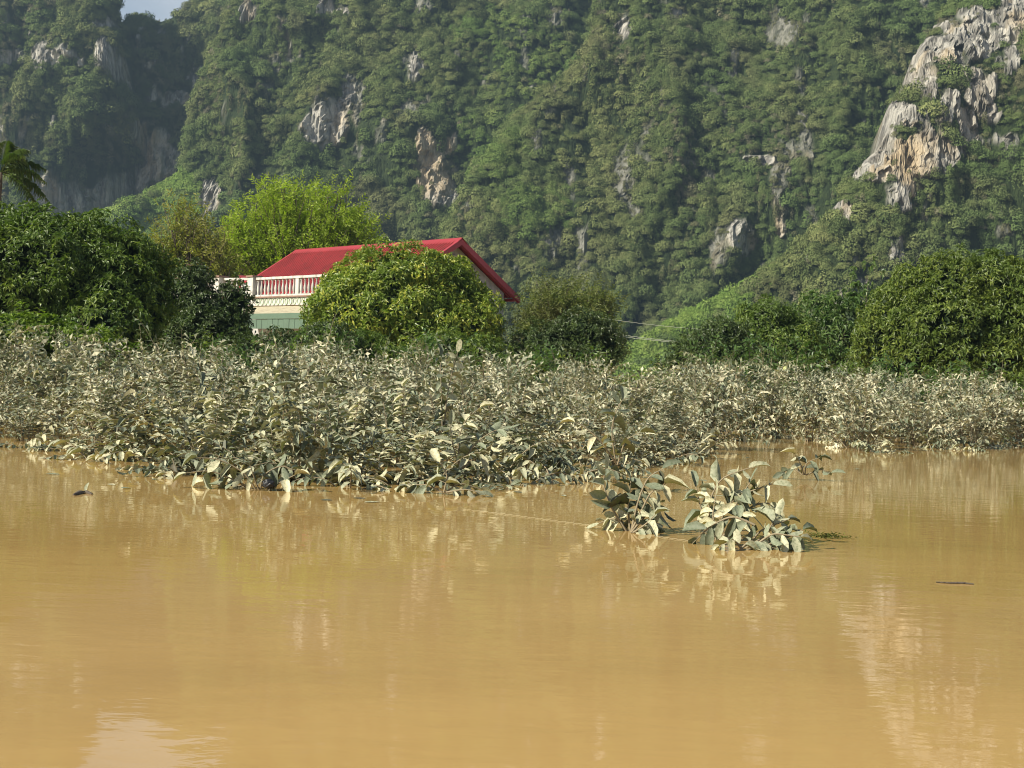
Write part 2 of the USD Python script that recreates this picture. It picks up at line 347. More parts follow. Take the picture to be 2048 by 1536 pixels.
def massif(name, label, crest, d, lean, amp, seed, rocks, veg_label, spacing, extra=None, meadow=None, jag=3.0, jag_amt=1.0, nx=300, nz=170, size=1.0, bare=0.68, bare_amt=1.0, lush=None):
    """A limestone mountain: crest line, a steep fluted front with buttresses and ledges, a back slope; then its forest."""
    zk, yk = np.array(lean).T
    pts = np.array([at(px, py, d) for px, py in crest])
    for _ in range(3):
        pts = np.array([at(px, py, d + np.interp(q[2], zk, yk) + min(16, 0.25 * max(q[2], 0))) for (px, py), q in zip(crest, pts)])
    x = np.linspace(pts[0, 0], pts[-1, 0], nx)
    H = np.interp(x, pts[:, 0], pts[:, 2])
    H = np.maximum(H + jag * (fb(x, x * 0, 9, 9, seed + 40, 4) - 0.5) * 2 * np.clip(H / 25, 0, 1) * jag_amt, 0.6)
    t = np.concatenate([np.linspace(0, 1, nz) ** 0.9])
    Xg = np.repeat(x[:, None], nz, 1)
    Z = H[:, None] * t[None]
    Y = d + np.interp(Z, zk, yk)
    sc_ = d / Y
    Xe, Ze = Xg * sc_, EYE[2] + (Z - EYE[2]) * sc_
    Y += amp * (2.2 * (fb(Xg, Z, 75, 130, seed, 3) - 0.5) * 2 + 1.6 * (np.abs(fb(Xg, Z, 30, 80, seed + 5, 3) - 0.5) * 4 - 0.5) + 0.5 * (fb(Xg, Z, 22, 14, seed + 9, 3) - 0.5) * 2 + 0.75 * (fb(Xg, Z, 9, 13, seed + 13, 4) - 0.5) * 2 + 0.5 * (np.abs(fb(Xg, Z, 14, 40, seed + 15, 3) - 0.5) * 4 - 0.5))
    if extra is not None:
        Y += extra(Xe, Ze)
    top = np.clip((t - 0.86) / 0.14, 0, 1)
    Y += (np.minimum(16, 0.25 * H)[:, None]) * (1 - np.sqrt(1 - top ** 2 * 0.999))[None]
    rock = np.zeros_like(Z)
    wob = (fb(Xg, Z, 6, 11, seed + 21, 6) - 0.5) * 2.4
    ochre = np.zeros_like(Z)
    for px, py, rx, ry, s, *oc in rocks:
        c = at(px, py, d); sx, sz = rx / F * d, ry / F * d
        q = 1 - np.sqrt(((Xe - c[0]) / sx) ** 2 + ((Ze - c[2]) / sz) ** 2)
        rock = np.maximum(rock, np.clip((q * 2.0 + wob * 2.1) * 3.0 * s, 0, 1) * (q > -0.35))
        if oc:
            ochre = np.maximum(ochre, np.clip(q * 2 + 0.6, 0, 1) * oc[0])
    thin = np.clip((fb(Xg, Z, 16, 30, seed + 31, 5) - bare) * 14, 0, 1) * bare_amt * np.clip((Z - 12) / 15, 0, 1)
    fine = np.clip((fb(Xg, Z, 5, 11, seed + 33, 4) + 0.35 * (fb(Xg, Z, 28, 45, seed + 34, 3) - 0.5) - 0.645) * 12, 0, 1) * np.clip((Z - 8) / 10, 0, 1) * bare_amt
    thin = np.maximum(thin, fine)
    if meadow is not None:
        thin = thin * (1 - np.clip(meadow(Xe, Ze) * 1.5, 0, 1))
    rock = np.maximum(rock, thin)
    wx, wz = (fb(Xg, Z, 6, 9, seed + 71, 3) - 0.5) * 5, (fb(Xg, Z, 7, 9, seed + 72, 3) - 0.5) * 6
    Zj = Z + 0.8 * (Y - d)
    def joints(sx, sz, k):
        i, j = np.floor((Xg + wx) / sx).astype(int), np.floor((Zj + wz + 37 * np.sin(np.floor((Xg + wx) / sx) * 12.9)) / sz).astype(int)
        return ((i * 73856093 ^ j * 19349663 ^ (seed * 83492791 + k)) % 10007) / 10007.0 - 0.5
    Y += rock * (-1.0 + 3.2 * joints(2.6, 9.0, 1) + 1.6 * joints(1.1, 3.4, 2) + 2.4 * (fb(Xg, Z, 3.0, 6.0, seed + 27, 4) - 0.5))
    Z = Z + rock * 2.2 * (joints(2.2, 4.0, 3)) * (t > 0.55)[None]
    front = np.stack([Xg, Y, Z], -1)
    back = np.stack([np.stack([x, Y[:, -1] + k * 14, H * (1 - (k / 5) ** 1.6)], -1) for k in range(1, 6)], 1)
    V = np.concatenate([front, back], 1)
    n, m = V.shape[:2]
    idx = np.arange(n * m).reshape(n, m)
    q = np.stack([idx[:-1, :-1], idx[1:, :-1], idx[1:, 1:], idx[:-1, 1:]], -1).reshape(-1, 4)
    g = mesh(name, (V.reshape(-1, 3), q), m_rock)
    pv = UsdGeom.PrimvarsAPI(g).CreatePrimvar("rock", Sdf.ValueTypeNames.FloatArray, "vertex")
    pv.Set(Vt.FloatArray.FromNumpy(np.concatenate([rock, np.zeros((n, 5))], 1).astype(np.float32).ravel()))
    pv = UsdGeom.PrimvarsAPI(g).CreatePrimvar("ochre", Sdf.ValueTypeNames.FloatArray, "vertex")
    pv.Set(Vt.FloatArray.FromNumpy(np.concatenate([ochre, np.zeros((n, 5))], 1).astype(np.float32).ravel()))
    tag(g, label, "mountain", kind="structure")
    # forest
    rng = np.random.default_rng(seed)
    A, B, C = V[:-1, :nz - 1], V[1:, :nz - 1], V[:-1, 1:nz]
    area = np.linalg.norm(np.cross(B - A, C - A), axis=-1)
    rk = rock[:-1, :-1]
    dens = area * np.clip(1 - 0.96 * rk, 0.0, 1)
    inview = (A[..., 2] < 0.30 * A[..., 1] + 12) & (np.abs(A[..., 0]) < 0.43 * A[..., 1])
    gaps = np.clip((fb(A[..., 0], A[..., 2], 9, 13, seed + 61, 3) - 0.36) * 7, 0.3, 1)
    if meadow is not None:
        sm = (d / A[..., 1])
        gaps = np.maximum(gaps, 2.2 * meadow(A[..., 0] * sm, A[..., 2]))
    dens = dens * inview * gaps
    cnt = int(dens.sum() / spacing)
    k = rng.choice(dens.size, cnt, p=(dens / dens.sum()).ravel())
    u, v = rng.random(cnt), rng.random(cnt)
    a, b, c = A.reshape(-1, 3)[k], B.reshape(-1, 3)[k], C.reshape(-1, 3)[k]
    pos = a + (b - a) * u[:, None] + (c - a) * v[:, None]
    rkk = rk.ravel()[k]
    steep = np.abs((c - a)[:, 2]) / np.maximum(np.linalg.norm(c - a, axis=1), 1e-6)
    kind = rng.choice([0, 1, 4], cnt)
    kind = np.where((steep > 0.9) & (rng.random(cnt) < 0.7), rng.choice([2, 3], cnt), kind)
    scr = fb(pos[:, 0], pos[:, 2], 26, 40, seed + 55, 4)
    kind = np.where((rng.random(cnt) < np.clip((scr - 0.5) * 5, 0.06, 0.8)) | (rkk > 0.25), rng.choice([5, 6], cnt), kind)
    if lush is not None:
        l = np.zeros(cnt)
        for px, py, rx, ry in lush:
            cc = at(px, py, d)
            l = np.maximum(l, 1.3 - np.sqrt(((pos[:, 0] * d / pos[:, 1] - cc[0]) / (rx / F * d)) ** 2 + ((pos[:, 2] * d / pos[:, 1] - cc[2]) / (ry / F * d)) ** 2))
        kind = np.where(rng.random(cnt) < l * 1.2, rng.choice([9, 10], cnt), kind)
    if meadow is not None:
        mm = meadow(pos[:, 0] * d / pos[:, 1], pos[:, 2])
        kind = np.where(rng.random(cnt) < mm, rng.choice([7, 8], cnt), kind)
    sc = size * np.exp(rng.normal(-0.12, 0.42, cnt)).clip(0.35, 2.1)
    sc = np.where(rkk > 0.25, sc * 0.6, sc)
    scale = np.stack([sc, sc, sc * rng.uniform(0.85, 1.3, cnt)], 1)
    pos[:, 2] += 0.3 * sc
    instancer(veg_label[0], pos, kind, scale, rng.uniform(0, 6.28, cnt), veg_label[1], "forest")
    return cnt

total = 0
def right_wall(edge_pts, d, slope):
    """Ground that recedes behind an edge running up the mountain: a flank turned away from the sun."""
    e = np.array([at(px, py, d) for px, py in edge_pts])
    o = np.argsort(e[:, 2])
    return lambda x, z: slope * np.maximum(x - np.interp(z, e[o, 2], e[o, 0]), 0)

# left peak: right flank turned away from the sun, dark cliff below
total += massif("mountain_left", "hazy steep left mountain with a dark shaded cliff at its foot",
    [(-420, 300), (-300, 0), (-200, -120), (180, -100), (228, -40), (240, 0), (246, 40), (254, 110), (266, 250), (285, 445), (300, 600), (330, 740)], 560,
    [(0, -8), (25, 0), (70, 3), (150, 26), (260, 90)], 7.0, 3,
    [(90, 120, 80, 22, 1.0), (170, 385, 110, 60, 0.45), (75, 400, 40, 50, 0.9), (215, 120, 20, 40, 0.5), (255, 200, 22, 120, 0.7)],
    ("forest_left", "dark green hazy forest clinging to the left mountain"), 3.2,
    right_wall([(225, 0), (215, 120), (190, 220), (90, 300), (60, 430)], 560, 1.7), nx=260, size=0.75, bare=0.70)
# the mountain behind the notch
total += massif("mountain_notch", "hazy forested mountain behind the sky notch with a shaded ravine",
    [(150, 500), (200, 300), (240, 110), (258, 66), (276, 46), (305, 54), (378, 28), (450, -8), (700, -80), (900, -100)], 600,
    [(0, 0), (30, 6), (80, 10), (150, 30), (260, 90)], 7.0, 7,
    [(350, 200, 40, 22, 1.0), (385, 150, 36, 26, 0.6), (330, 320, 70, 60, 0.7), (290, 330, 30, 60, 0.7)],
    ("forest_notch", "dark green forest on the mountain behind the sky notch"), 3.2, None, nx=260, size=0.75, bare=0.70, jag=1.5)
# broad central mountain
total += massif("mountain_center", "broad forested limestone mountain behind the red-roofed house",
    [(40, 480), (120, 462), (190, 443), (250, 418), (340, 366), (384, 340), (392, 262), (402, 200), (440, 110), (500, 10), (560, -80), (800, -160), (1300, -160), (1600, -160)], 500,
    [(0, -30), (14, -8), (40, 4), (90, 22), (140, 52), (240, 120)], 7.5, 13,
    [(650, 250, 40, 56, 0.6), (868, 305, 42, 40, 1.8, 1.6), (872, 352, 40, 48, 1.8, 1.6), (900, 400, 50, 26, 0.5), (945, 410, 14, 26, 0.8), (420, 390, 26, 44, 0.5), (700, 190, 18, 40, 0.6), (840, 150, 22, 40, 0.4), (690, 35, 40, 24, 0.5), (925, 480, 20, 34, 0.8), (1010, 560, 14, 40, 0.7), (505, 40, 20, 20, 0.6)],
    ("forest_center", "green forest and vines covering the broad central mountain"), 1.9, None,
    meadow=lambda x, z: (x < at(400, 400, 500)[0]) * (z < at(385, 325, 500)[2]) * 0.92, nx=420, nz=210, bare_amt=0.55, size=0.60, lush=[(1080, 130, 130, 50), (1000, 60, 90, 35), (980, 290, 70, 60), (1080, 200, 90, 40)])
# the ridge on the right of the gully
total += massif("mountain_ridge", "long green forested ridge right of the bright gully",
    [(760, 760), (840, 600), (905, 470), (955, 350), (1020, 262), (1090, 195), (1162, 150), (1184, 70), (1198, -50), (1300, -150), (1700, -200), (2200, -220), (2600, -220)], 430,
    [(0, -26), (10, -8), (30, 2), (70, 18), (130, 52), (220, 110)], 6.5, 23,
    [(1240, 70, 30, 30, 0.5), (1470, 480, 36, 30, 0.35), (1690, 400, 20, 34, 0.8), (1550, 460, 12, 26, 0.7), (1380, 335, 24, 14, 0.5), (1500, 330, 40, 12, 0.5), (1350, 40, 24, 16, 0.6)],
    ("forest_ridge", "green forest with hanging vines on the long right ridge"), 1.5, None, nx=420, nz=210, bare_amt=0.5, size=0.55, lush=[(1060, 420, 80, 50), (1000, 320, 50, 60)])
# nearer rocky spur on the far right, with the bright green slope at its foot
total += massif("mountain_spur", "nearer rocky mountain spur at the right with pale cliffs and a bright green foot",
    [(1130, 775), (1180, 752), (1240, 722), (1330, 655), (1420, 610), (1480, 580), (1560, 530), (1640, 452), (1700, 352), (1742, 312), (1762, 230), (1800, 186), (1830, 108), (1870, 50), (1912, -4), (2000, -70), (2200, -150), (2500, -250)], 330,
    [(0, -16), (8, -2), (25, 10), (40, 16), (90, 36), (160, 80)], 4.0, 31,
    [(1815, 315, 56, 54, 1.5, 0.3), (1800, 235, 40, 54, 1.2), (1850, 160, 46, 60, 1.4, 0.2), (1890, 95, 46, 50, 1.3), (1960, 70, 60, 56, 1.2), (2030, 40, 50, 50, 1.1), (1890, 215, 30, 46, 0.8), (1965, 185, 46, 60, 1.4, 0.4), (1935, 255, 28, 56, 1.5, 0.5), (1890, 310, 26, 40, 0.8), (2030, 120, 24, 40, 0.9), (1745, 335, 40, 30, 1.0), (1800, 400, 40, 50, 0.5), (1690, 420, 16, 28, 0.4), (1710, 570, 30, 16, 0.6), (1474, 655, 16, 26, 1.6, 0.5)],
    ("forest_spur", "olive and bright green scrub forest on the rocky spur"), 1.4, None,
    meadow=lambda x, z: np.clip((at(1560, 600, 330)[0] - x) / 10, 0, 0.97), nx=520, nz=260, size=0.54, jag=2.0, bare=0.70)
print("forest instances", total)

# ------------------------------------------------------------------ house
m_red = plain("red_roof_sheet", (0.33, 0.042, 0.044), 0.5, 0.3, 0.7, 0.35, 0.0, (0.16, 0.04, 0.035))
m_redtrim = plain("red_trim", (0.26, 0.022, 0.028), 0.45, 0.2, 1.5, 0.5)
m_wall = plain("grey_white_render", (0.46, 0.46, 0.45), 0.85, 0.2, 0.9, 0.2, 0.15, (0.22, 0.22, 0.21))
m_white = plain("weathered_white_paint", (0.50, 0.485, 0.44), 0.75, 0.2, 2.2, 0.3, 0.1, (0.17, 0.16, 0.14))
m_tan = plain("tan_sheet", (0.40, 0.36, 0.25), 0.6, 0.15, 1.6, 0.3, 0.0, (0.25, 0.21, 0.14))
m_green_sheet = plain("green_sheet", (0.085, 0.135, 0.095), 0.5, 0.15, 1.5, 0.4)
m_dark = plain("dark_opening", (0.03, 0.03, 0.028), 0.8, 0.2, 2.0, 0.2)
m_coping = plain("brown_coping", (0.20, 0.13, 0.10), 0.8, 0.25, 2.5, 0.2)
m_motif = plain("pale_green_motif", (0.34, 0.42, 0.30), 0.7, 0.15, 3.0, 0.3)
m_orange = plain("orange_cloth", (0.62, 0.26, 0.05), 0.9, 0.15, 5.0, 0.1)
m_cloth = plain("white_cloth", (0.68, 0.68, 0.66), 0.9, 0.12, 5.0, 0.1)
m_wire = plain("wire", (0.30, 0.32, 0.26), 0.5, 0.15, 3.0, 0.4)

A_ = at(920, 480, 61.0)
HB = np.array([A_[0], A_[1], 0.0])
RZ = math.atan2(0.72, -0.69)
ex, ey = np.array([math.cos(RZ), math.sin(RZ), 0]), np.array([-math.sin(RZ), math.cos(RZ), 0])
def loc(p):
    q = np.asarray(p, float) - HB
    return np.array([q @ ex, q @ ey, q[2]])
ZR = A_[2]                               # ridge height
WID, ZE, LEN, OH = 3.55, A_[2] - 2.28, 12.2, 0.45
house = thing("house", "one-storey white house with a red sheet metal gable roof behind the dome-shaped tree", "house", HB, RZ)
def hmesh(name, m, mat, smooth=False):
    return mesh(name, m, mat, house, smooth)
# walls: a gabled block
wy, zt = WID - 0.4, ZE + (ZR - ZE) * 0.4 / WID - 0.06
prof = [(-wy, -0.6), (wy, -0.6), (wy, zt), (0, ZR - 0.10), (-wy, zt)]
v = np.array([(OH, y, z) for y, z in prof] + [(LEN - OH, y, z) for y, z in prof])
f = [(0, 2, 1), (0, 3, 2), (0, 4, 3), (5, 6, 7), (5, 7, 8), (5, 8, 9)]
for i in range(5):
    j = (i + 1) % 5
    f += [(i, j, 5 + j), (i, 5 + j, 5 + i)]
hmesh("wall", (v, np.array(f)), m_wall)
# a string moulding under the gable and a small dark vent
for sy in (1, -1):
    p0, p1 = np.array([OH - 0.05, 0, ZR - 0.62]), np.array([OH - 0.05, sy * (wy - 0.25), zt - 0.42])
    s = np.linspace(0, 1, 2)[:, None]
    hmesh("gable_moulding", tube(p0 + (p1 - p0) * s, 0.07, 4), m_white)
tri = trimesh.creation.extrude_polygon(__import__("shapely").Polygon([(-0.75, 0), (0.75, 0), (0, 0.5)]), 0.06)
tv = np.array(tri.vertices)
hmesh("gable_vent", (np.stack([OH - 0.03 - tv[:, 2] + 0.03, tv[:, 0], ZR - 1.55 + tv[:, 1]], 1), np.array(tri.faces)), m_dark)
# roof: ribbed sheets laid side by side on both slopes
nrm = unit(np.array([0, ZR - ZE, WID]))
def sheet(x0, x1, sy):
    xs, hs, per = [], [], 5
    w = (x1 - x0) / per
    for i in range(per):
        for a, h in ((0.0, 0), (0.55, 0), (0.68, 0.06), (0.88, 0.06), (1.0, 0)):
            xs.append(x0 + w * (i + a)); hs.append(h)
    xs, hs = np.array(xs), np.array(hs)
    rows = []
    for t in (0.0, 1.0):
        for lift in (0.0,):
            y, z = sy * (0.02 + t * (WID - 0.02)), ZR + (ZE - ZR) * t
            rows.append(np.stack([xs, np.full_like(xs, y) + sy * nrm[1] * hs, z + nrm[2] * hs], 1))
    n = len(xs)
    low = [r - np.array([0, sy * nrm[1], nrm[2]]) * 0.015 for r in rows]
    V = np.vstack(rows + low)
    Fq = []
    for i in range(n - 1):
        Fq += [(i, i + 1, n + i + 1, n + i), (2 * n + i, 3 * n + i, 3 * n + i + 1, 2 * n + i + 1), (n + i, n + i + 1, 3 * n + i + 1, 3 * n + i), (i, 2 * n + i, 2 * n + i + 1, i + 1)]
    return V, np.array(Fq)
k = 12
for sy in (1, -1):
    for i in range(k):
        hmesh("roof_sheet", sheet(LEN * i / k + 0.003, LEN * (i + 1) / k - 0.003, sy), m_red)
# ridge cap and verge boards
cap = [(-0.28, -0.15), (0, 0.07), (0.28, -0.15), (0.28, -0.18), (0, 0.03), (-0.28, -0.18)]
def prism_x(prof, x0, x1):
    n = len(prof)
    V = np.array([(x0, y, z) for y, z in prof] + [(x1, y, z) for y, z in prof])
    Fq = [(i, (i + 1) % n, n + (i + 1) % n, n + i) for i in range(n)]
    return V, np.array(Fq)
hmesh("ridge_cap", prism_x([(y, ZR + 0.03 + z) for y, z in cap], -0.16, LEN + 0.1), m_redtrim)
for x0, x1 in ((-0.14, 0.05), (LEN - 0.05, LEN + 0.14)):
    for sy in (1, -1):
        pr = [(sy * 0.0, ZR + 0.06), (sy * (WID + 0.08), ZE + 0.02), (sy * (WID + 0.08), ZE - 0.24), (sy * 0.0, ZR - 0.22)]
        V, Fq = prism_x(pr, x0, x1)
        Fq = np.vstack([Fq, [(0, 3, 2, 1), (4, 5, 6, 7)]])
        hmesh("verge_board", (V, Fq), m_redtrim)
for sy in (1, -1):
    hmesh("eaves_gutter", box(LEN - 0.4, 0.12, 0.12, (LEN / 2, sy * (WID + 0.05), ZE - 0.1)), m_redtrim)
# terrace in front, on a lower block
rail_z = at(510, 556, 60.3)[2]; floor_z = at(510, 594, 60.3)[2]; slab_b = at(510, 612, 60.3)[2]
P1, P2, P3 = loc(at(441, 575, 61.2)), loc(at(508, 575, 60.3)), loc(at(720, 575, 55.5))
P0 = loc(at(400, 575, 64.5))
P3[1] = P2[1]
out = [P0[:2], P1[:2], P2[:2], P3[:2], [P3[0], wy + 0.02], [P0[0], wy + 0.02]]
import shapely
poly = shapely.Polygon(out)
if not poly.is_valid:
    poly = poly.convex_hull
def slab(pg, z0, z1):
    m = trimesh.creation.extrude_polygon(pg, z1 - z0); m.apply_translation([0, 0, z0]); return m
hmesh("terrace_slab", slab(poly, slab_b, floor_z - 0.06), m_white)
hmesh("slab_edge", slab(poly.buffer(0.09, join_style=2), floor_z - 0.06, floor_z), m_coping)
hmesh("lower_wall", slab(poly.buffer(-0.5, join_style=2), -0.6, slab_b), m_wall)
def rail_run(a, b, count, mid=True):
    a, b = np.array(a[:2]), np.array(b[:2])
    L = np.linalg.norm(b - a); t = (b - a) / L; ang = math.atan2(t[1], t[0])
    rot = trimesh.transformations.rotation_matrix(ang, [0, 0, 1])
    def put(name, sx, sy, sz, c2, zc, mat):
        m = trimesh.creation.box([sx, sy, sz]); m.apply_transform(rot); m.apply_translation([c2[0], c2[1], zc]); hmesh(name, m, mat)
    put("hand_rail", L - 0.3, 0.20, 0.10, (a + b) / 2, rail_z - 0.05, m_white)
    put("base_rail", L - 0.3, 0.16, 0.07, (a + b) / 2, floor_z + 0.035, m_white)
    hh = rail_z - 0.10 - floor_z - 0.07
    if mid:
        put("pilaster", 0.22, 0.16, hh, a + t * L * 0.47, floor_z + 0.07 + hh / 2, m_white)
    zz = np.array([0, 0.06, 0.1, 0.2, 0.38, 0.55, 0.72, 0.86, 0.92, 1.0]) * hh
    rr = np.array([0.055, 0.055, 0.032, 0.05, 0.062, 0.05, 0.032, 0.028, 0.05, 0.05])
    prof = np.vstack([[0, 0], np.stack([rr, zz], 1), [0, hh]])
    lathe = trimesh.creation.revolve(prof, sections=8)
    for i in range(count):
        q = 0.2 + (L - 0.4) * (i + 0.5) / count
        if mid and abs(q - L * 0.47) < 0.2:
            continue
        m = lathe.copy(); c2 = a + t * q; m.apply_translation([c2[0], c2[1], floor_z + 0.07]); hmesh("baluster", m, m_white, True)
for q in (P1, P2, P3):
    hmesh("pillar", box(0.42, 0.42, rail_z + 0.02 - floor_z, (q[0], q[1], (rail_z + 0.02 + floor_z) / 2)), m_white)
    hmesh("pillar_cap", box(0.52, 0.52, 0.07, (q[0], q[1], rail_z + 0.06)), m_coping)
rail_run(P1, P2, 5, False)
nb = int(np.linalg.norm(P3[:2] - P2[:2]) / 0.27)
rail_run(P2, P3, nb, True)
rail_run(P0, P1, 6, False)
# ring motifs in relief on the slab face
a, b = P2[:2], P3[:2]; t = (b - a) / np.linalg.norm(b - a)
for i in range(16):
    c2 = a + t * (0.35 + 0.3 * i)
    r = trimesh.creation.annulus(0.085, 0.115, 0.03); r.apply_transform(trimesh.transformations.rotation_matrix(math.pi / 2, [1, 0, 0]))
    r.apply_transform(np.diag([1, 1, 1.25, 1])); r.apply_translation([c2[0], c2[1] + 0.012, (slab_b + floor_z - 0.06) / 2])
    hmesh("ring_motif", r, m_motif)
# awning over the yard: tan top sheet, green skirt of boards
ya, yb = P2[1] + 0.03, P2[1] + 1.5
za, zb = slab_b - 0.04, at(540, 630, 58.6)[2]
xa, xb = P2[0] + 0.5, P3[0] - 1.0
V = np.array([(xa, ya, za), (xb, ya, za), (xb, yb, zb), (xa, yb, zb)]); V = np.vstack([V, V - [0, 0, 0.03]])
hmesh("awning_sheet", (V, np.array([(0, 1, 2, 3), (7, 6, 5, 4), (0, 4, 5, 1), (1, 5, 6, 2), (2, 6, 7, 3), (3, 7, 4, 0)])), m_tan)
hmesh("awning_fascia", box(xa - xb, 0.05, 0.22, ((xa + xb) / 2, yb + 0.03, zb - 0.12)), m_green_sheet)
zc = at(540, 660, 58.6)[2]
nbd = 22
for i in range(nbd):
    w = (xa - xb) / nbd
    hmesh("skirt_board", box(w - 0.02, 0.03, zb - 0.24 - zc, (xb + w * (i + 0.5), yb + 0.005 * (i % 3), (zb - 0.24 + zc) / 2)), m_green_sheet)
for x in (xa - 0.1, (xa + xb) / 2, xb + 0.1):
    hmesh("awning_post", tube([(x, yb - 0.05, -0.6), (x, yb - 0.05, zb - 0.05)], 0.05, 8), m_green_sheet)
# low red annexe roof showing over the left rail
q = loc(at(508, 555, 66.0))
V = np.array([(q[0] - 0.5, q[1] - 0.4, q[2] - 0.28), (q[0] + 0.4, q[1] - 0.4, q[2] + 0.08), (q[0] + 0.4, q[1] + 0.6, q[2] + 0.08), (q[0] - 0.5, q[1] + 0.6, q[2] - 0.28)])
V = np.vstack([V, V - [0, 0, 0.14]])
hmesh("annexe_roof", (V, np.array([(0, 1, 2, 3), (7, 6, 5, 4), (0, 4, 5, 1), (1, 5, 6, 2), (2, 6, 7, 3), (3, 7, 4, 0)])), m_redtrim)
hmesh("annexe_wall", box(0.7, 0.8, q[2] - 0.3 + 0.6, (q[0] - 0.05, q[1] + 0.1, (q[2] - 0.3 - 0.6) / 2)), m_wall)

# small white gabled outbuilding half hidden left of the balcony
ob = at(385, 700, 64.0); ob[2] = 0
shed = thing("outbuilding", "small white gabled outbuilding peeping out left of the balcony", "building", ob, 0.25)
apex = at(362, 528, 64.0)[2]; eave = at(335, 562, 64.0)[2]
prof = [(-1.0, -0.5), (1.8, -0.5), (1.8, eave - 0.1), (-0.35, apex - 0.08), (-1.0, eave)]
V = np.array([(x, 0, z) for x, z in prof] + [(x, 3, z) for x, z in prof])
f = [(0, 1, 2), (0, 2, 3), (0, 3, 4), (5, 7, 6), (5, 8, 7), (5, 9, 8)]
for i in range(5):
    j = (i + 1) % 5
    f += [(i, 5 + j, j), (i, 5 + i, 5 + j)]
mesh("wall", (V, np.array(f)), m_white, shed)
for (x0, z0), (x1, z1) in (((-0.35, apex), (-1.18, eave - 0.08)), ((-0.35, apex), (2.0, eave - 0.16))):
    V = np.array([(x0, -0.25, z0), (x1, -0.25, z1), (x1, 3.2, z1), (x0, 3.2, z0)]); V = np.vstack([V, V - [0, 0, 0.09]])
    mesh("roof", (V, np.array([(0, 1, 2, 3), (7, 6, 5, 4), (0, 4, 5, 1), (1, 5, 6, 2), (2, 6, 7, 3), (3, 7, 4, 0)])), m_coping, shed)
def cloth(name, label, px, py, d, w, h, mat, seed):
    c = at(px, py, d)
    u, vv = np.meshgrid(np.linspace(-0.5, 0.5, 9), np.linspace(0, 1, 7), indexing="ij")
    y = 0.06 * np.sin(u * 11 + seed) * (0.4 + vv) + 0.03 * np.sin(u * 23 + seed)
    V = np.stack([u * w * (1 - 0.12 * vv), y, -vv * h * (1 - 0.12 * np.abs(u))], -1).reshape(-1, 3)
    idx = np.arange(63).reshape(9, 7)
    q = np.stack([idx[:-1, :-1], idx[1:, :-1], idx[1:, 1:], idx[:-1, 1:]], -1).reshape(-1, 4)
    g = usdkit.mesh(stage, free("/World", name), (V + c, q), mat, True)
    tag(g, label, "laundry")
cloth("hanging_cloth", "orange cloth hanging in the citrus tree gap left of the balcony", 368, 595, 46.0, 0.26, 0.32, m_orange, 1)
cloth("hanging_cloth", "white cloth hanging right of the orange one left of the balcony", 388, 595, 46.0, 0.22, 0.30, m_cloth, 2)

# ------------------------------------------------------------------ power lines
def wire(a, b, sag, r, label, name="power_line", cat="wire", mat=None):
    s = np.linspace(0, 1, 24)[:, None]
    p = np.asarray(a) + (np.asarray(b) - np.asarray(a)) * s - np.array([0, 0, 1.0]) * sag * np.sin(s * np.pi)
    g = usdkit.mesh(stage, free("/World", name), tube(p, r, 5), mat or m_wire, True)
    tag(g, label, cat)
wire(at(1150, 628, 54), at(1500, 665, 52), 0.10, 0.007, "thin upper power line crossing in front of the bright green slope")
wire(at(1160, 656, 54), at(1460, 690, 51), 0.10, 0.007, "middle power line just above the lowest one before the bright green slope")
wire(at(1160, 661, 53), at(1460, 692, 50), 0.08, 0.007, "lowest power line before the bright green slope")
# ------------------------------------------------------------------ leaf materials of the near plants
MUD = [(0.0, (0.08, 0.058, 0.036)), (0.10, (0.085, 0.105, 0.066)), (0.34, (0.20, 0.222, 0.152)), (0.60, (0.42, 0.405, 0.29)), (1.0, (0.66, 0.61, 0.43))]
m_orchard = foliage("silted_leaf", (0.035, 0.06, 0.018), (0.06, 0.095, 0.026), (0.11, 0.14, 0.045), 0.5, 0.3, 0.22, 1.0, None, mud=(1.62, 2.0, 0.5, MUD))
m_silt_near = foliage("silted_leaf_thin", (0.03, 0.055, 0.022), (0.05, 0.08, 0.03), (0.09, 0.12, 0.045), 0.45, 0.35, 0.22, 1.0, None, mud=(1.62, 2.0, 0.5, [(0.0, (0.08, 0.06, 0.035)), (0.14, (0.10, 0.115, 0.075)), (0.40, (0.20, 0.222, 0.148)), (0.66, (0.40, 0.39, 0.26)), (1.0, (0.62, 0.565, 0.37))], 55.0))
m_longan = foliage("longan_leaf", (0.032, 0.065, 0.012), (0.10, 0.155, 0.026), (0.21, 0.265, 0.055), 0.45, 0.4, 0.28, 0.7, (0.08, 0.13, 0.022))
m_longan_right = foliage("longan_leaf_olive", (0.036, 0.064, 0.012), (0.105, 0.148, 0.024), (0.20, 0.245, 0.046), 0.45, 0.4, 0.28, 0.7, (0.082, 0.125, 0.02))
m_flush = foliage("flush_leaf", (0.055, 0.10, 0.016), (0.20, 0.27, 0.038), (0.52, 0.50, 0.10), 0.42, 0.45, 0.3, 1.1, (0.13, 0.19, 0.028))
m_citrus = foliage("citrus_leaf", (0.024, 0.046, 0.013), (0.052, 0.088, 0.022), (0.10, 0.14, 0.036), 0.42, 0.4, 0.18, 1.0, (0.05, 0.075, 0.022))
m_airy = foliage("airy_leaf", (0.14, 0.21, 0.025), (0.26, 0.345, 0.042), (0.39, 0.46, 0.08), 0.5, 0.3, 0.45, 0.5, (0.22, 0.29, 0.026))
m_olive = foliage("olive_leaf", (0.10, 0.12, 0.024), (0.18, 0.20, 0.038), (0.28, 0.28, 0.07), 0.5, 0.3, 0.4, 0.6, (0.22, 0.22, 0.06))
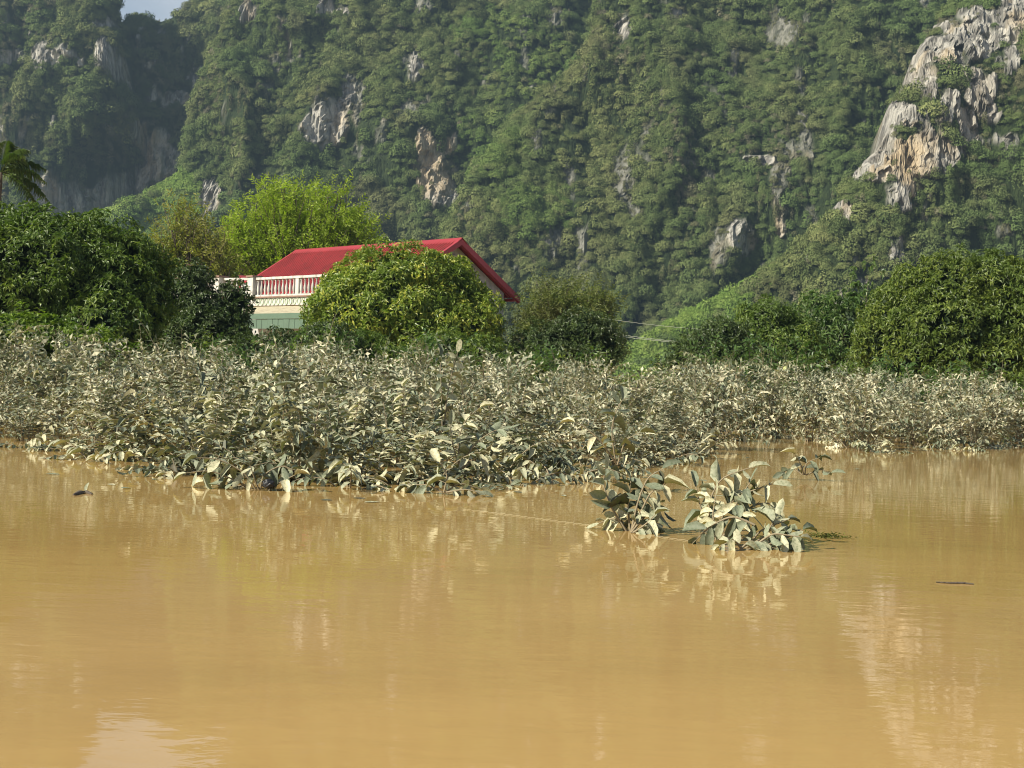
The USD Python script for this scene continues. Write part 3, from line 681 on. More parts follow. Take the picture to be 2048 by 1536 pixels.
m_fine = foliage("fine_leaf", (0.06, 0.09, 0.024), (0.12, 0.155, 0.04), (0.20, 0.225, 0.07), 0.5, 0.3, 0.3, 0.6, (0.10, 0.115, 0.032))
m_slender = foliage("slender_leaf", (0.04, 0.085, 0.022), (0.075, 0.135, 0.034), (0.13, 0.19, 0.055), 0.42, 0.4, 0.3, 0.8, None)
m_weed = foliage("weed_leaf", (0.06, 0.11, 0.014), (0.12, 0.19, 0.022), (0.20, 0.26, 0.04), 0.5, 0.3, 0.35, 0.8, (0.09, 0.15, 0.02))
m_palm = foliage("palm_leaf", (0.07, 0.11, 0.02), (0.13, 0.18, 0.035), (0.21, 0.25, 0.06), 0.4, 0.45, 0.3, 0.9, None)
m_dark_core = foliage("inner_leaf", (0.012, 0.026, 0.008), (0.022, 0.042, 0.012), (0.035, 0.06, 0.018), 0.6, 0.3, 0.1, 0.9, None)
m_twig = plain("silted_twig", (0.24, 0.20, 0.13), 0.85, 0.35, 20.0, 0.2)

# ------------------------------------------------------------------ trees
def sphere_dirs(rng, n, low=-0.45):
    u, th = rng.uniform(low, 1, n), rng.uniform(0, 2 * np.pi, n)
    s = np.sqrt(1 - u * u)
    return np.stack([s * np.cos(th), s * np.sin(th), u], 1)

def lobes_from(spec, d, deep=0.9):
    """Crown lobes given as (px, py, half width, half height, depth offset) where the photograph shows them."""
    out = []
    for px, py, rx, ry, *off in spec:
        c = at(px, py, d + (off[0] if off else 0))
        out.append((c, np.array([rx / F * d, rx / F * d * deep, ry / F * d])))
    return out

def crown(rng, lobes, shoots, per, L, W, sub=0.0, droop=0.5, tmpl=T_FOLD, spread=0.8, core=0.25, low=-0.5):
    """Shoots with whorls of leaves on clustered sub-lobes of the crown, plus leaves inside it."""
    lobes = [(c, np.maximum(r - 0.75 * L, 0.45 * r)) for c, r in lobes]
    P, D, N, S, inside = [], [], [], [], []
    area = np.array([(r[0] * r[2]) for _, r in lobes])
    for (c, r), a in zip(lobes, area / area.sum()):
        k = max(3, int(shoots * a))
        d = sphere_dirs(rng, k, low)
        if sub:
            cents = sphere_dirs(rng, max(6, int(9 * (r[0] * r[2]) / sub ** 2)), low)
            j = np.argmax(d @ cents.T + rng.normal(0, 0.02, (k, len(cents))), 1)
            near = np.linalg.norm((d - cents[j]) * r, axis=1) / sub
            bulge = (1.0 - 1.3 * np.clip(near, 0, 1.3) ** 2) * sub * 0.75
            hgt = rng.uniform(-0.5, 1, len(cents))[j] * sub * 0.5
        else:
            bulge = hgt = np.zeros(k)
        lump = 1 + 0.16 * (meshkit.fbm(d * 2.0 + c[None] * 0.37, 3, 4) - 0.5) * 2
        p = c + d * r * lump[:, None] + d * (bulge + hgt + rng.normal(0, 0.06, k))[:, None]
        keep = np.ones(k, bool)
        for c2, r2 in lobes:
            if c2 is not c:
                keep &= (((p - c2) / (r2 * 0.86)) ** 2).sum(1) > 1
        P.append(p[keep]); D.append(unit(d / r)[keep])
        kc = int(k * core)
        dc = sphere_dirs(rng, kc, -0.9)
        inside.append(c + dc * r * rng.uniform(0.5, 0.95, kc)[:, None])
    P, D = np.vstack(P), np.vstack(D)
    n = len(P)
    az = rng.uniform(0, 2 * np.pi, (n, per))
    t1 = unit(np.cross(D, rng.normal(0, 1, (n, 3)))); t2 = np.cross(D, t1)
    rad = np.cos(az)[..., None] * t1[:, None] + np.sin(az)[..., None] * t2[:, None]
    ax = D[:, None] + [0, 0, 0.35]
    ld = rad * spread + 0.55 * ax + rng.normal(0, 0.25, (n, per, 3)) - np.array([0, 0, droop])
    nn = D[:, None] * 0.7 + np.array([0, 0, 0.6]) + rng.normal(0, 0.3, (n, per, 3))
    base = P[:, None] + rad * L * 0.12 + rng.normal(0, L * 0.22, (n, per, 3))
    ll = L * rng.uniform(0.65, 1.3, n * per)
    out = leaves(base.reshape(-1, 3), ld.reshape(-1, 3), nn.reshape(-1, 3), ll, ll * W, tmpl, rng.uniform(0.4, 2.0, n * per))
    inside = np.vstack(inside) if core else np.zeros((0, 3))
    inner = None
    if len(inside):
        li = L * rng.uniform(1.3, 2.6, len(inside))
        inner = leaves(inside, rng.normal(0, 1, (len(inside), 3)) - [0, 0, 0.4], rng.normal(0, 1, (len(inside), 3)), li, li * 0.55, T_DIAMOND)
    return out, inner, P

def wood(rng, base, tips, r0, sides=7, bow=0.12):
    """A tapered trunk that forks into limbs reaching the tips."""
    base = np.asarray(base, float)
    tips = np.asarray(tips, float)
    mid = tips.mean(0)
    fork = base + (mid - base) * [0.35, 0.35, 0.38]
    s = np.linspace(0, 1, 7)[:, None]
    tr = base + (fork - base) * s + np.sin(s * np.pi) * np.array([rng.normal(0, bow), rng.normal(0, bow), 0])
    parts = [tube(tr, np.linspace(r0, r0 * 0.72, 7), sides)]
    for t in tips:
        L = np.linalg.norm(t - fork)
        k = fork + (t - fork) * s + np.sin(s * np.pi) * (np.array([0, 0, 0.16 * L]) + rng.normal(0, 0.06 * L, 3))
        parts.append(tube(k, np.linspace(r0 * 0.55, r0 * 0.10, 7), 5))
    return join(parts)

def tree(name, label, category, spec, d, base_px, mat, shoots, per, L, W, seed, sub=0.5, droop=0.5, tmpl=T_FOLD, trunk=0.16, spread=0.8, core=1.0, core_mat=None, group=None, deep=0.9, base_z=0.2, parts=None):
    rng = np.random.default_rng(seed)
    lob = lobes_from(spec, d, deep)
    b = at(base_px, 720, d); b[2] = base_z
    p = thing(name, label, category, b, group=group)
    out, inner, P = crown(rng, lob, shoots, per, L, W, sub, droop, tmpl, spread, core)
    tips = np.array([c for c, r in lob])
    tips = tips[:9]
    tr = wood(rng, b - [0, 0, 0.5], tips, trunk)
    mesh("trunk", (tr[0] - b, tr[1]), m_bark, p, smooth=True)
    leaf_mesh("crown", (out[0] - b, out[1]), mat, len(tmpl[0]), p)
    if inner is not None:
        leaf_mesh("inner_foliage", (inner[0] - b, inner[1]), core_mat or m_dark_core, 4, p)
    return p

# left bank: the big dark longan
tree("longan_tree", "large dark glossy round longan tree filling the left edge under the palm", "tree",
     [(-60, 500, 95, 80, 0), (30, 502, 80, 72), (110, 508, 85, 68, -0.5), (190, 530, 85, 75), (255, 545, 62, 72, 0.6), (292, 600, 40, 62), (60, 560, 130, 90, -1.0), (170, 600, 120, 90, -0.6), (-40, 600, 90, 90, -0.6), (70, 640, 110, 60, -0.8), (205, 655, 55, 50, -2.1), (250, 660, 60, 55)],
     37, 130, m_longan, 6200, 9, 0.17, 0.33, 41, 0.5, 0.6, trunk=0.22)
# dome-shaped tree in front of the house, flushed with yellow-green young leaves
tree("dome_tree", "dome-shaped tree with yellow green young leaves hiding the middle of the house", "tree",
     [(800, 575, 100, 66, -0.6), (715, 590, 62, 52), (885, 592, 72, 62), (775, 625, 130, 78, -1.0), (675, 628, 48, 48), (920, 655, 64, 70, -0.3), (850, 665, 120, 66, -1.0), (715, 665, 85, 54, -0.6), (935, 635, 32, 44, 0.4)],
     47, 850, m_flush, 6800, 9, 0.17, 0.36, 43, 0.55, 0.4, trunk=0.2)
# citrus by the balcony
tree("citrus_tree", "dark glossy citrus tree standing in front of the white balcony", "tree",
     [(375, 592, 46, 44), (412, 640, 50, 46, -0.5), (350, 640, 60, 55), (410, 680, 80, 52, -0.8), (350, 695, 60, 45), (455, 700, 50, 40), (392, 556, 26, 26), (462, 612, 24, 40), (476, 596, 24, 22), (455, 650, 36, 40)],
     44, 410, m_citrus, 2400, 8, 0.15, 0.36, 47, 0.34, 0.2, trunk=0.12, spread=0.9)
# low dark bushes between citrus and dome tree
tree("citrus_bush", "low dark citrus bush below the green metal awning", "bush",
     [(545, 712, 60, 38), (610, 712, 55, 40, 0.5), (590, 730, 90, 38, -0.6), (500, 722, 50, 38), (655, 700, 50, 46)],
     41, 580, m_citrus, 1900, 8, 0.13, 0.36, 53, 0.3, 0.3, trunk=0.08, spread=0.9)
tree("longan_bush", "dark low bush at the foot of the dome-shaped tree", "bush",
     [(720, 715, 60, 40), (800, 725, 70, 34), (890, 715, 60, 40), (960, 720, 48, 34)],
     42, 800, m_longan, 1900, 8, 0.13, 0.34, 59, 0.3, 0.5, trunk=0.08)
# bright airy tree behind the house
def airy(name, label, spec, d, base_px, mat, seed, sprays, L, per, thin):
    """An open crown: forking limbs, thin twigs and feathery sprays with the hill showing between them."""
    rng = np.random.default_rng(seed)
    b = at(base_px, 700, d); b[2] = 0.3
    p = thing(name, label, "tree", b)
    lob = lobes_from(spec, d, 0.9)
    br, tips, P, D = [], [], [], []
    s = np.linspace(0, 1, 8)[:, None]
    forks = [b + (c - b) * [0.45, 0.45, 0.5] for c, r in lob]
    br.append(wood(rng, b - [0, 0, 0.5], forks, 0.17))
    area = np.array([r[0] * r[2] for _, r in lob]); area = area / area.sum()
    for (c, r), f, a in zip(lob, forks, area):
        for _ in range(int(thin * 9 * a * len(lob)) + 3):
            t = c + sphere_dirs(rng, 1, -0.55)[0] * r * rng.uniform(0.55, 1.05)
            k = f + (t - f) * s + np.sin(s * np.pi) * rng.normal(0, 0.05 * np.linalg.norm(t - f), 3)
            br.append(tube(k, np.linspace(0.05, 0.012, 8), 4))
            for q in np.linspace(0.45, 1, 8):
                i = q * 7; i0 = int(min(i, 6))
                pt = k[i0] + (k[i0 + 1] - k[i0]) * (i - i0)
                nn = max(1, int(sprays * a / (thin * 9 * a * len(lob) + 3) / 8))
                P.append(pt + rng.normal(0, 0.30, (nn, 3)) * [1, 1, 0.9])
                D.append(unit(rng.normal(0, 0.7, (nn, 3)) + unit(t - f) + [0, 0, 0.35]))
    P, D = np.vstack(P), np.vstack(D)
    n = len(P)
    side = unit(np.cross(D, rng.normal(0, 1, (n, 3))))
    i = np.arange(per)
    base = P[:, None] + D[:, None] * (i[None, :, None] + 0.5) * L * 0.34
    sg = np.where(i % 2 == 0, 1.0, -1.0)[None, :, None]
    ld = side[:, None] * sg + 0.6 * D[:, None] + rng.normal(0, 0.25, (n, per, 3)) - [0, 0, 0.15]
    nn_ = np.cross(D, side)[:, None] + rng.normal(0, 0.4, (n, per, 3))
    ll = L * rng.uniform(0.7, 1.25, n * per)
    lv = leaves(base.reshape(-1, 3), ld.reshape(-1, 3), nn_.reshape(-1, 3), ll, ll * 0.36, T_DIAMOND)
    w = join(br)
    mesh("trunk", (w[0] - b, w[1]), m_bark, p, smooth=True)
    leaf_mesh("crown", (lv[0] - b, lv[1]), mat, 4, p)
airy("airy_tree", "tall bright yellow green feathery tree rising behind the red roof",
     [(530, 430, 70, 62), (600, 420, 70, 58), (660, 440, 62, 55), (490, 480, 56, 55), (580, 490, 90, 50), (690, 470, 55, 48), (725, 455, 40, 45, 1), (500, 530, 60, 40), (555, 385, 40, 26), (692, 380, 10, 26), (640, 395, 26, 22)],
     76, 590, m_airy, 61, 7500, 0.22, 7, 3.0)
airy("olive_tree", "thin olive brown feathery tree with see-through crown left of the bright one",
     [(390, 460, 50, 52), (340, 490, 42, 45), (430, 500, 46, 48), (360, 530, 52, 34), (440, 545, 48, 30), (310, 500, 26, 32), (350, 420, 26, 24)],
     72, 390, m_olive, 67, 2000, 0.22, 7, 2.4)
# right of the house
airy("feathery_bush", "pale green feathery bush right of the house gable below the hillside", [(1095, 610, 60, 50), (1150, 620, 62, 56), (1200, 620, 34, 46), (1070, 665, 50, 48), (1140, 680, 80, 46), (1205, 690, 40, 44)],
     62, 1130, m_fine, 71, 5200, 0.16, 7, 3.2)
tree("citrus_bush", "dark glossy bush left of the power lines right of the house", "bush",
     [(1090, 690, 60, 36), (1160, 680, 52, 52), (1205, 690, 36, 46), (1130, 720, 90, 34)],
     46, 1130, m_citrus, 1500, 8, 0.13, 0.36, 73, 0.3, 0.3, trunk=0.08, spread=0.9)
tree("citrus_bush", "dark glossy bush right of the bright green slope under the power lines", "bush",
     [(1400, 700, 40, 34), (1450, 690, 44, 40), (1370, 725, 40, 26), (1440, 730, 70, 34), (1480, 710, 40, 40)],
     45, 1430, m_citrus, 1500, 8, 0.13, 0.36, 79, 0.3, 0.3, trunk=0.08, spread=0.9)
tree("round_tree", "small dense dark green tree beside the big right-hand tree", "tree",
     [(1535, 655, 50, 44), (1500, 690, 34, 46), (1580, 690, 52, 46), (1545, 722, 84, 48, -0.5)],
     47, 1540, m_longan, 1900, 9, 0.15, 0.36, 83, 0.36, 0.6, trunk=0.1)
tree("slender_tree", "slender tree with loose drooping pointed leaves before the big right-hand tree", "tree",
     [(1640, 625, 40, 40), (1600, 650, 34, 34), (1690, 640, 40, 50), (1720, 600, 22, 40), (1734, 550, 11, 26), (1650, 690, 76, 50), (1735, 690, 44, 50), (1670, 735, 90, 36)],
     50, 1670, m_slender, 1000, 7, 0.22, 0.30, 89, 0.4, 1.0, trunk=0.08, core=0.1)
tree("longan_tree", "large broad olive green longan tree at the right edge", "tree",
     [(1890, 590, 85, 66), (1970, 590, 80, 66), (2050, 600, 90, 66), (1830, 640, 80, 66), (1800, 690, 70, 62, -0.4), (1900, 670, 110, 72, -0.8), (2010, 670, 110, 72, -0.6), (2120, 650, 90, 90), (1870, 710, 90, 48, -0.9), (1765, 710, 40, 50), (1960, 730, 110, 44, -0.8), (2060, 730, 80, 44, -0.6), (1820, 742, 80, 34, -0.8)],
     44, 1960, m_longan_right, 7000, 9, 0.16, 0.33, 97, 0.55, 0.6, trunk=0.22)
# weeds climbing at the left edge
tree("weed_thicket", "bright green climbing weeds above the muddy bushes at the left edge", "bush",
     [(-20, 665, 60, 34), (50, 670, 55, 32), (110, 680, 50, 28), (170, 690, 44, 22), (225, 700, 36, 18), (20, 700, 80, 30)],
     28, 70, m_weed, 1700, 7, 0.10, 0.6, 101, 0.22, 0.3, trunk=0.03, core=0.2)

# areca palm at the left edge
def palm():
    d = 60
    rng = np.random.default_rng(5)
    top = at(2, 345, d); b = at(-22, 700, d); b[2] = 0.3
    p = thing("palm_tree", "palm with arching fronds half cut by the left edge", "palm", b)
    s = np.linspace(0, 1, 12)[:, None]
    mesh("trunk", tube(b + (top - b) * s - b, np.linspace(0.13, 0.08, 12), 8), m_bark, p, smooth=True)
    for az, el, ln in [(0.2, 62, 2.3), (0.35, 40, 2.3), (-0.2, 22, 2.2), (0.6, 2, 2.1), (-0.6, 50, 2.2), (2.9, 55, 2.3), (2.6, 20, 2.2), (3.4, 0, 2.1), (1.5, 30, 2.2), (1.4, 80, 2.3), (-0.1, -20, 1.9)]:
        h = np.array([math.cos(az), math.sin(az), 0])
        e = math.radians(el)
        q = np.linspace(0, 1, 14)
        rach = top + np.outer(q * ln * math.cos(e), h) + np.outer(q * ln * math.sin(e) - 0.58 * ln * q ** 2 * (0.6 + 0.4 * math.cos(e)), [0, 0, 1.0])
        k = 24
        qi = np.linspace(0.16, 0.99, k)
        pos = np.stack([np.interp(qi, q, rach[:, j]) for j in range(3)], 1)
        tan = unit(np.gradient(pos, axis=0))
        sd = unit(np.cross(tan, [0, 0, 1.0]))
        Ln = 0.5 * np.sin(np.clip(qi * 1.1, 0, 1) * np.pi * 0.86 + 0.25) + 0.12
        parts = [tube(rach - b, np.linspace(0.028, 0.006, 14), 4)]
        for sg in (1, -1):
            D = sd * sg + tan * 0.75 + rng.normal(0, 0.12, (k, 3)) - [0, 0, 0.3]
            parts.append(leaves(pos - b, D, np.cross(sd, tan) + [0, 0, 0.4] + rng.normal(0, 0.1, (k, 3)), Ln, 0.042, T_FOLD, np.full(k, 2.1)))
        mesh("frond", join(parts), m_palm, p)
palm()
# ------------------------------------------------------------------ the flooded orchard
def grow(rng, p0, d0, length, n, sag, wander=0.12):
    p, d, out = np.array(p0, float), unit(d0), [np.array(p0, float)]
    st = length / n
    for i in range(n):
        d = unit(d + rng.normal(0, wander, 3) - [0, 0, sag * (i + 1) / n])
        p = p + d * st
        out.append(p.copy())
    return np.array(out)

def twig_leaves(rng, path, L, gap, start=0.15, droop=0.35, width=0.40, face=None, both=True):
    """Alternate two-ranked leaves along a twig, the last at its tip."""
    seg = np.linalg.norm(np.diff(path, axis=0), axis=1)
    s = np.concatenate([[0], np.cumsum(seg)])
    q = np.arange(s[-1] * start, s[-1] * 0.97, gap)
    q = q + rng.normal(0, gap * 0.12, len(q))
    pos = np.stack([np.interp(q, s, path[:, j]) for j in range(3)], 1)
    tan = unit(np.stack([np.interp(q + 0.02, s, path[:, j]) - np.interp(q - 0.02, s, path[:, j]) for j in range(3)], 1) + 1e-6)
    up = np.array([0, 0, 1.0]) if face is None else np.asarray(face, float)
    side = unit(np.cross(tan, up + rng.normal(0, 0.25, 3)))
    sg = np.where(np.arange(len(q)) % 2 == 0, 1.0, -1.0)[:, None]
    D = side * sg * 0.85 + tan * rng.uniform(0.25, 0.7, (len(q), 1)) - np.array([0, 0, 1.0]) * rng.uniform(0, 2 * droop, (len(q), 1)) + rng.normal(0, 0.09, (len(q), 3))
    N = up + rng.normal(0, 0.3, 3) + rng.normal(0, 0.22, (len(q), 3))
    fade = 0.75 + 0.35 * np.sin(np.linspace(0.3, 2.9, len(q)))
    pos = np.vstack([pos, path[-1:]]); D = np.vstack([D, unit(path[-1] - path[-2])[None] + rng.normal(0, 0.2, 3)]); N = np.vstack([N, up[None] + rng.normal(0, 0.3, 3)])
    ll = L * np.append(fade, 0.9) * rng.uniform(0.8, 1.2, len(pos))
    return pos, D, N, ll, ll * width * rng.uniform(0.8, 1.15, len(pos)), rng.normal(1.0, 1.1, len(pos)), np.clip(0.62 * rng.random() + 0.38 * rng.random(len(pos)), 0, 1)

def bush(rng, height, radius, limbs, L, gap=0.055, lean=0.0):
    """A sugar apple bush: limbs from the water, side twigs, two-ranked leaves."""
    stems, lv = [], []
    for i in range(limbs):
        az = 2 * np.pi * (i + rng.uniform(-0.3, 0.3)) / limbs
        out = rng.uniform(0.1, 1.0) ** 1.3
        shoot = i % 3 == 0
        out = out * (0.3 if shoot else 1)
        d0 = np.array([math.cos(az) * out * radius / height, math.sin(az) * out * radius / height, 1.0])
        ln = height * (rng.uniform(1.15, 1.35) if shoot else rng.uniform(0.7, 1.05)) + 0.35
        p = grow(rng, np.array([math.cos(az), math.sin(az), 0]) * rng.uniform(0, 0.12) - [0, 0, 0.35], d0, ln, 9, (0.02 if shoot else 0.10) + 0.16 * out, 0.06)
        stems.append(tube(p, np.linspace(0.016, 0.005, len(p)), 5))
        lv.append(twig_leaves(rng, p, L, gap * (0.8 if shoot else 1.1), 0.42 if shoot else 0.55, width=0.48, droop=0.15 if shoot else 0.35))
        for j in range(2, 9):
            for _ in range(1 + (rng.random() < 0.08)):
                td = unit(p[j] - p[j - 1]) * 0.7 + rng.normal(0, 0.5, 3) + [0.4 * math.cos(az), 0.4 * math.sin(az), 0.5]
                tl = rng.uniform(0.34, 0.70) * (0.6 + 0.4 * height)
                t = grow(rng, p[j], td, tl, 6, 0.17, 0.06)
                stems.append(tube(t, np.linspace(0.006, 0.0025, len(t)), 4))
                lv.append(twig_leaves(rng, t, L, gap, 0.15, width=0.46, droop=0.2))
    cat = [np.concatenate([x[k] for x in lv]) for k in range(7)]
    keep = cat[0][:, 2] > -0.06
    return join(stems), [c[keep] for c in cat]

def each_leaf(path, data, tmpl, mat, base, most=300):
    P, D, N, L, W, J, T = data
    for i in range(min(most, len(P))):
        v, f = leaves(P[i:i + 1] - base, D[i:i + 1], N[i:i + 1], L[i:i + 1], W[i:i + 1], tmpl, J[i:i + 1])
        leaf_mesh("leaf", (v, f), mat, len(tmpl[0]), path, True, rnd=T[i:i + 1])
    if len(P) > most:
        v, f = leaves(P[most:] - base, D[most:], N[most:], L[most:], W[most:], tmpl, J[most:])
        tag(leaf_mesh("leaves", (v, f), mat, len(tmpl[0]), path, rnd=T[most:]), kind="stuff")

UsdGeom.Scope.Define(stage, "/World/Looks")   # materials stay under Looks
stage.CreateClassPrim("/World/_orchard")
def prototype(name, rng, height, radius, limbs, L, gap, near):
    p = f"/World/_orchard/{name}"
    UsdGeom.Xform.Define(stage, p)
    stems, data = bush(rng, height, radius, limbs, L, gap)
    mesh("stem", stems, m_twig, p, True)
    if near:
        each_leaf(p, data, T_LEAF, m_silt_near, np.zeros(3), 300)
    else:
        v, f = leaves(*data[:5], T_FOLD, data[5])
        tag(leaf_mesh("leaves", (v, f), m_orchard, 5, p, rnd=data[6]), kind="stuff")
    return p

rngo = np.random.default_rng(2024)
FAR = [prototype(f"far_bush_{i}", rngo, 1.35, rngo.uniform(0.7, 0.95), 8, 0.145, 0.056, False) for i in range(9)]
MID = [prototype(f"near_bush_{i}", rngo, 1.05, rngo.uniform(0.6, 0.8), 6, 0.138, 0.056, True) for i in range(4)]

def copy_bush(proto, pos, rz, scale, label, group):
    p = free("/World", "orchard_bush")
    x = UsdGeom.Xform.Define(stage, p)
    x.AddTranslateOp().Set(Gf.Vec3d(*map(float, pos)))
    x.AddRotateZOp().Set(float(math.degrees(rz)))
    x.AddScaleOp().Set(Gf.Vec3f(*map(float, scale)))
    x.GetPrim().GetReferences().AddInternalReference(proto)
    x.GetPrim().SetInstanceable(True)
    tag(x, label, "bush", group)

TOPX, TOPY = zip(*[(-80, 660), (0, 668), (100, 690), (200, 700), (250, 722), (300, 705), (420, 715), (500, 735), (560, 722), (650, 702), (730, 738), (800, 742), (880, 716), (930, 740), (1000, 742), (1100, 728), (1180, 735), (1250, 752), (1310, 765), (1400, 738), (1500, 722), (1600, 742), (1650, 768), (1750, 758), (1900, 768), (2048, 780), (2200, 785)])
SHX, SHY = zip(*[(-80, 882), (40, 882), (90, 902), (170, 920), (300, 922), (380, 945), (470, 955), (600, 968), (720, 965), (800, 972), (900, 958), (1000, 945), (1100, 955), (1240, 935), (1340, 915), (1430, 895), (1500, 884), (1640, 888), (1720, 902), (1850, 902), (1960, 906), (2100, 900), (2200, 900)])
HOLES = [(1090, 878, 80, 26), (1290, 862, 70, 26), (985, 905, 40, 18), (70, 860, 30, 10)]
def pix(P):
    q = np.asarray(P) - EYE
    return 1024 + F * (q @ R) / (q @ Fw), 768 - F * (q @ U) / (q @ Fw)
rngb = np.random.default_rng(77)
placed, tries = [], 0
while tries < 9000 and len(placed) < 260:
    tries += 1
    d = rngb.uniform(10.5, 38)
    x = rngb.uniform(-0.42, 0.42) * d
    P = np.array([x, d, 0.0])
    px, py = pix(P)
    if py > np.interp(px, SHX, SHY) - 4 or px < -120 or px > 2170:
        continue
    if d > 33 - 6 * np.clip((900 - px) / 900, 0, 1) + (4 if px > 1300 else 0):
        continue
    if any(((px - a) / rx) ** 2 + ((py - b) / ry) ** 2 < 1 for a, b, rx, ry in HOLES):
        continue
    gap = 0.82 if d < 16 else 1.08 if d < 24 else 1.28
    if any((P[0] - Q[0]) ** 2 + (P[1] - Q[1]) ** 2 < gap * gap for Q, *_ in placed):
        continue
    top = at(px, np.interp(px, TOPX, TOPY), d)[2]
    placed.append((P, d, px, py, top))
print("orchard bushes", len(placed))
for P, d, px, py, top in placed:
    depth = np.interp(px, SHX, SHY) - py
    near = d < 16.5
    hgt = np.clip(top * rngb.uniform(0.9, 1.15), 0.35, 2.0)
    if depth < 34 and d < 21:
        hgt *= rngb.uniform(0.4, 0.7)
    elif depth < 70 and d < 20:
        hgt *= rngb.uniform(0.6, 0.95)
    s = hgt / (1.25 if near else 1.65)
    sx = np.clip(s * 0.5 + 0.5, 0.55, 1.15) * rngb.uniform(0.85, 1.1)
    mark = ["before the big dark longan", "before the citrus tree", "below the green awning", "below the dome-shaped tree", "below the feathery bush",
            "before the bright green slope", "before the slender tree", "before the right-edge longan"][int(np.searchsorted([270, 480, 640, 1010, 1240, 1490, 1745], px))]
    dsh = on_water(px, np.interp(px, SHX, SHY))[1]
    fr = (d - dsh) / max(33 - 6 * np.clip((900 - px) / 900, 0, 1) - dsh, 4)
    row = "at the water edge" if fr < 0.22 else "in the middle rows" if fr < 0.6 else "in the back rows"
    tone = "large-leaved silted" if near else "pale silted" if px > 1240 else "grey brown silted"
    lab, grp = f"{tone} orchard bush {row} {mark}", f"silted bushes {row} {mark}" + (" with large leaves" if near else "")
    proto = (MID if near else FAR)[rngb.integers(len(MID if near else FAR))]
    copy_bush(proto, P, rngb.uniform(0, 2 * np.pi), (sx, sx, s), lab, grp)

# low half-sunk sprays that fray the edge of the stand
def low_spray(rng, limbs, L):
    stems, lv = [], []
    for i in range(limbs):
        az = 2 * np.pi * (i + rng.uniform(-0.3, 0.3)) / limbs
        dz = rng.uniform(0.35, 1.4)
        p = grow(rng, [0, 0, -0.12], [math.cos(az), math.sin(az), dz], rng.uniform(0.45, 0.8), 9, 0.26, 0.07)
        stems.append(tube(p, np.linspace(0.010, 0.003, len(p)), 5))
        lv.append(twig_leaves(rng, p, L, 0.042, 0.2, width=0.46))
    cat = [np.concatenate([x[k] for x in lv]) for k in range(7)]
    keep = cat[0][:, 2] > -0.03
    return join(stems), [c[keep] for c in cat]
LOW = []
for i in range(5):
    q = f"/World/_orchard/low_spray_{i}"
    UsdGeom.Xform.Define(stage, q)
    st, dt = low_spray(np.random.default_rng(500 + i), 7 + i % 3, 0.118)
    mesh("stem", st, m_twig, q, True)
    each_leaf(q, dt, T_LEAF, m_silt_near, np.zeros(3))
    LOW.append(q)
rngs = np.random.default_rng(8)
for px in np.concatenate([np.arange(60, 1480, 42), np.arange(930, 1440, 60), np.arange(1500, 2080, 60)]):
    px = px + rngs.uniform(-16, 16)
    sh = np.interp(px, SHX, SHY)
    py = sh + rngs.uniform(-16, 9) + (rngs.uniform(0, 14) if 940 < px < 1420 else 0)
    c = on_water(px, py)
    s = rngs.uniform(0.6, 1.15)
    q = free("/World", "low_spray")
    x = UsdGeom.Xform.Define(stage, q)
    x.AddTranslateOp().Set(Gf.Vec3d(c[0], c[1], 0)); x.AddRotateZOp().Set(float(rngs.uniform(0, 360))); x.AddScaleOp().Set(Gf.Vec3f(float(s), float(s), float(s * rngs.uniform(0.8, 1.25))))
    x.GetPrim().GetReferences().AddInternalReference(LOW[rngs.integers(5)]); x.GetPrim().SetInstanceable(True)
    mark = ["before the big dark longan", "before the citrus tree", "below the green awning", "below the dome-shaped tree", "below the feathery bush",
            "before the bright green slope", "before the slender tree", "before the right-edge longan"][int(np.searchsorted([270, 480, 640, 1010, 1240, 1490, 1745], px))]
    tag(x, f"low half-sunk silted spray fringing the water {mark}", "bush", f"low sprays fringing the water {mark}")

# green shrubs that the flood did not cover, behind the stand
UND = []
for i in range(4):
    q = f"/World/_orchard/green_shrub_{i}"
    UsdGeom.Xform.Define(stage, q)
    rr_ = np.random.default_rng(300 + i)
    st, dt = bush(rr_, 1.5, 0.9, 9, 0.15, 0.05)
    mesh("stem", st, m_bark, q, True)
    tag(leaf_mesh("leaves", leaves(*dt[:5], T_FOLD, dt[5]), m_longan if i % 2 else m_slender, 5, q, rnd=dt[6]), kind="stuff")
    UND.append(q)
rngu = np.random.default_rng(4)
for px in np.arange(-40, 2120, 46):
    if 1245 < px < 1345 or 250 < px < 330:
        continue
    px += rngu.uniform(-14, 14)
    dd = rngu.uniform(34, 38) if px > 900 else rngu.uniform(30, 36)
    c = at(px, np.interp(px, TOPX, TOPY) - rngu.uniform(-6, 12), dd)
    s = c[2] / 1.5
    q = free("/World", "green_shrub")
    x = UsdGeom.Xform.Define(stage, q)
    x.AddTranslateOp().Set(Gf.Vec3d(c[0], c[1], 0)); x.AddRotateZOp().Set(float(rngu.uniform(0, 360))); x.AddScaleOp().Set(Gf.Vec3f(float(0.5 + 0.5 * s), float(0.5 + 0.5 * s), float(s)))
    x.GetPrim().GetReferences().AddInternalReference(UND[rngu.integers(4)]); x.GetPrim().SetInstanceable(True)
    side = "left of the house" if px < 620 else "below the dome-shaped tree" if px < 1010 else "right of the house" if px < 1500 else "before the right-hand trees"
    tag(x, f"clean green shrub standing behind the silted stand {side}", "bush", f"green shrubs behind the stand {side}")

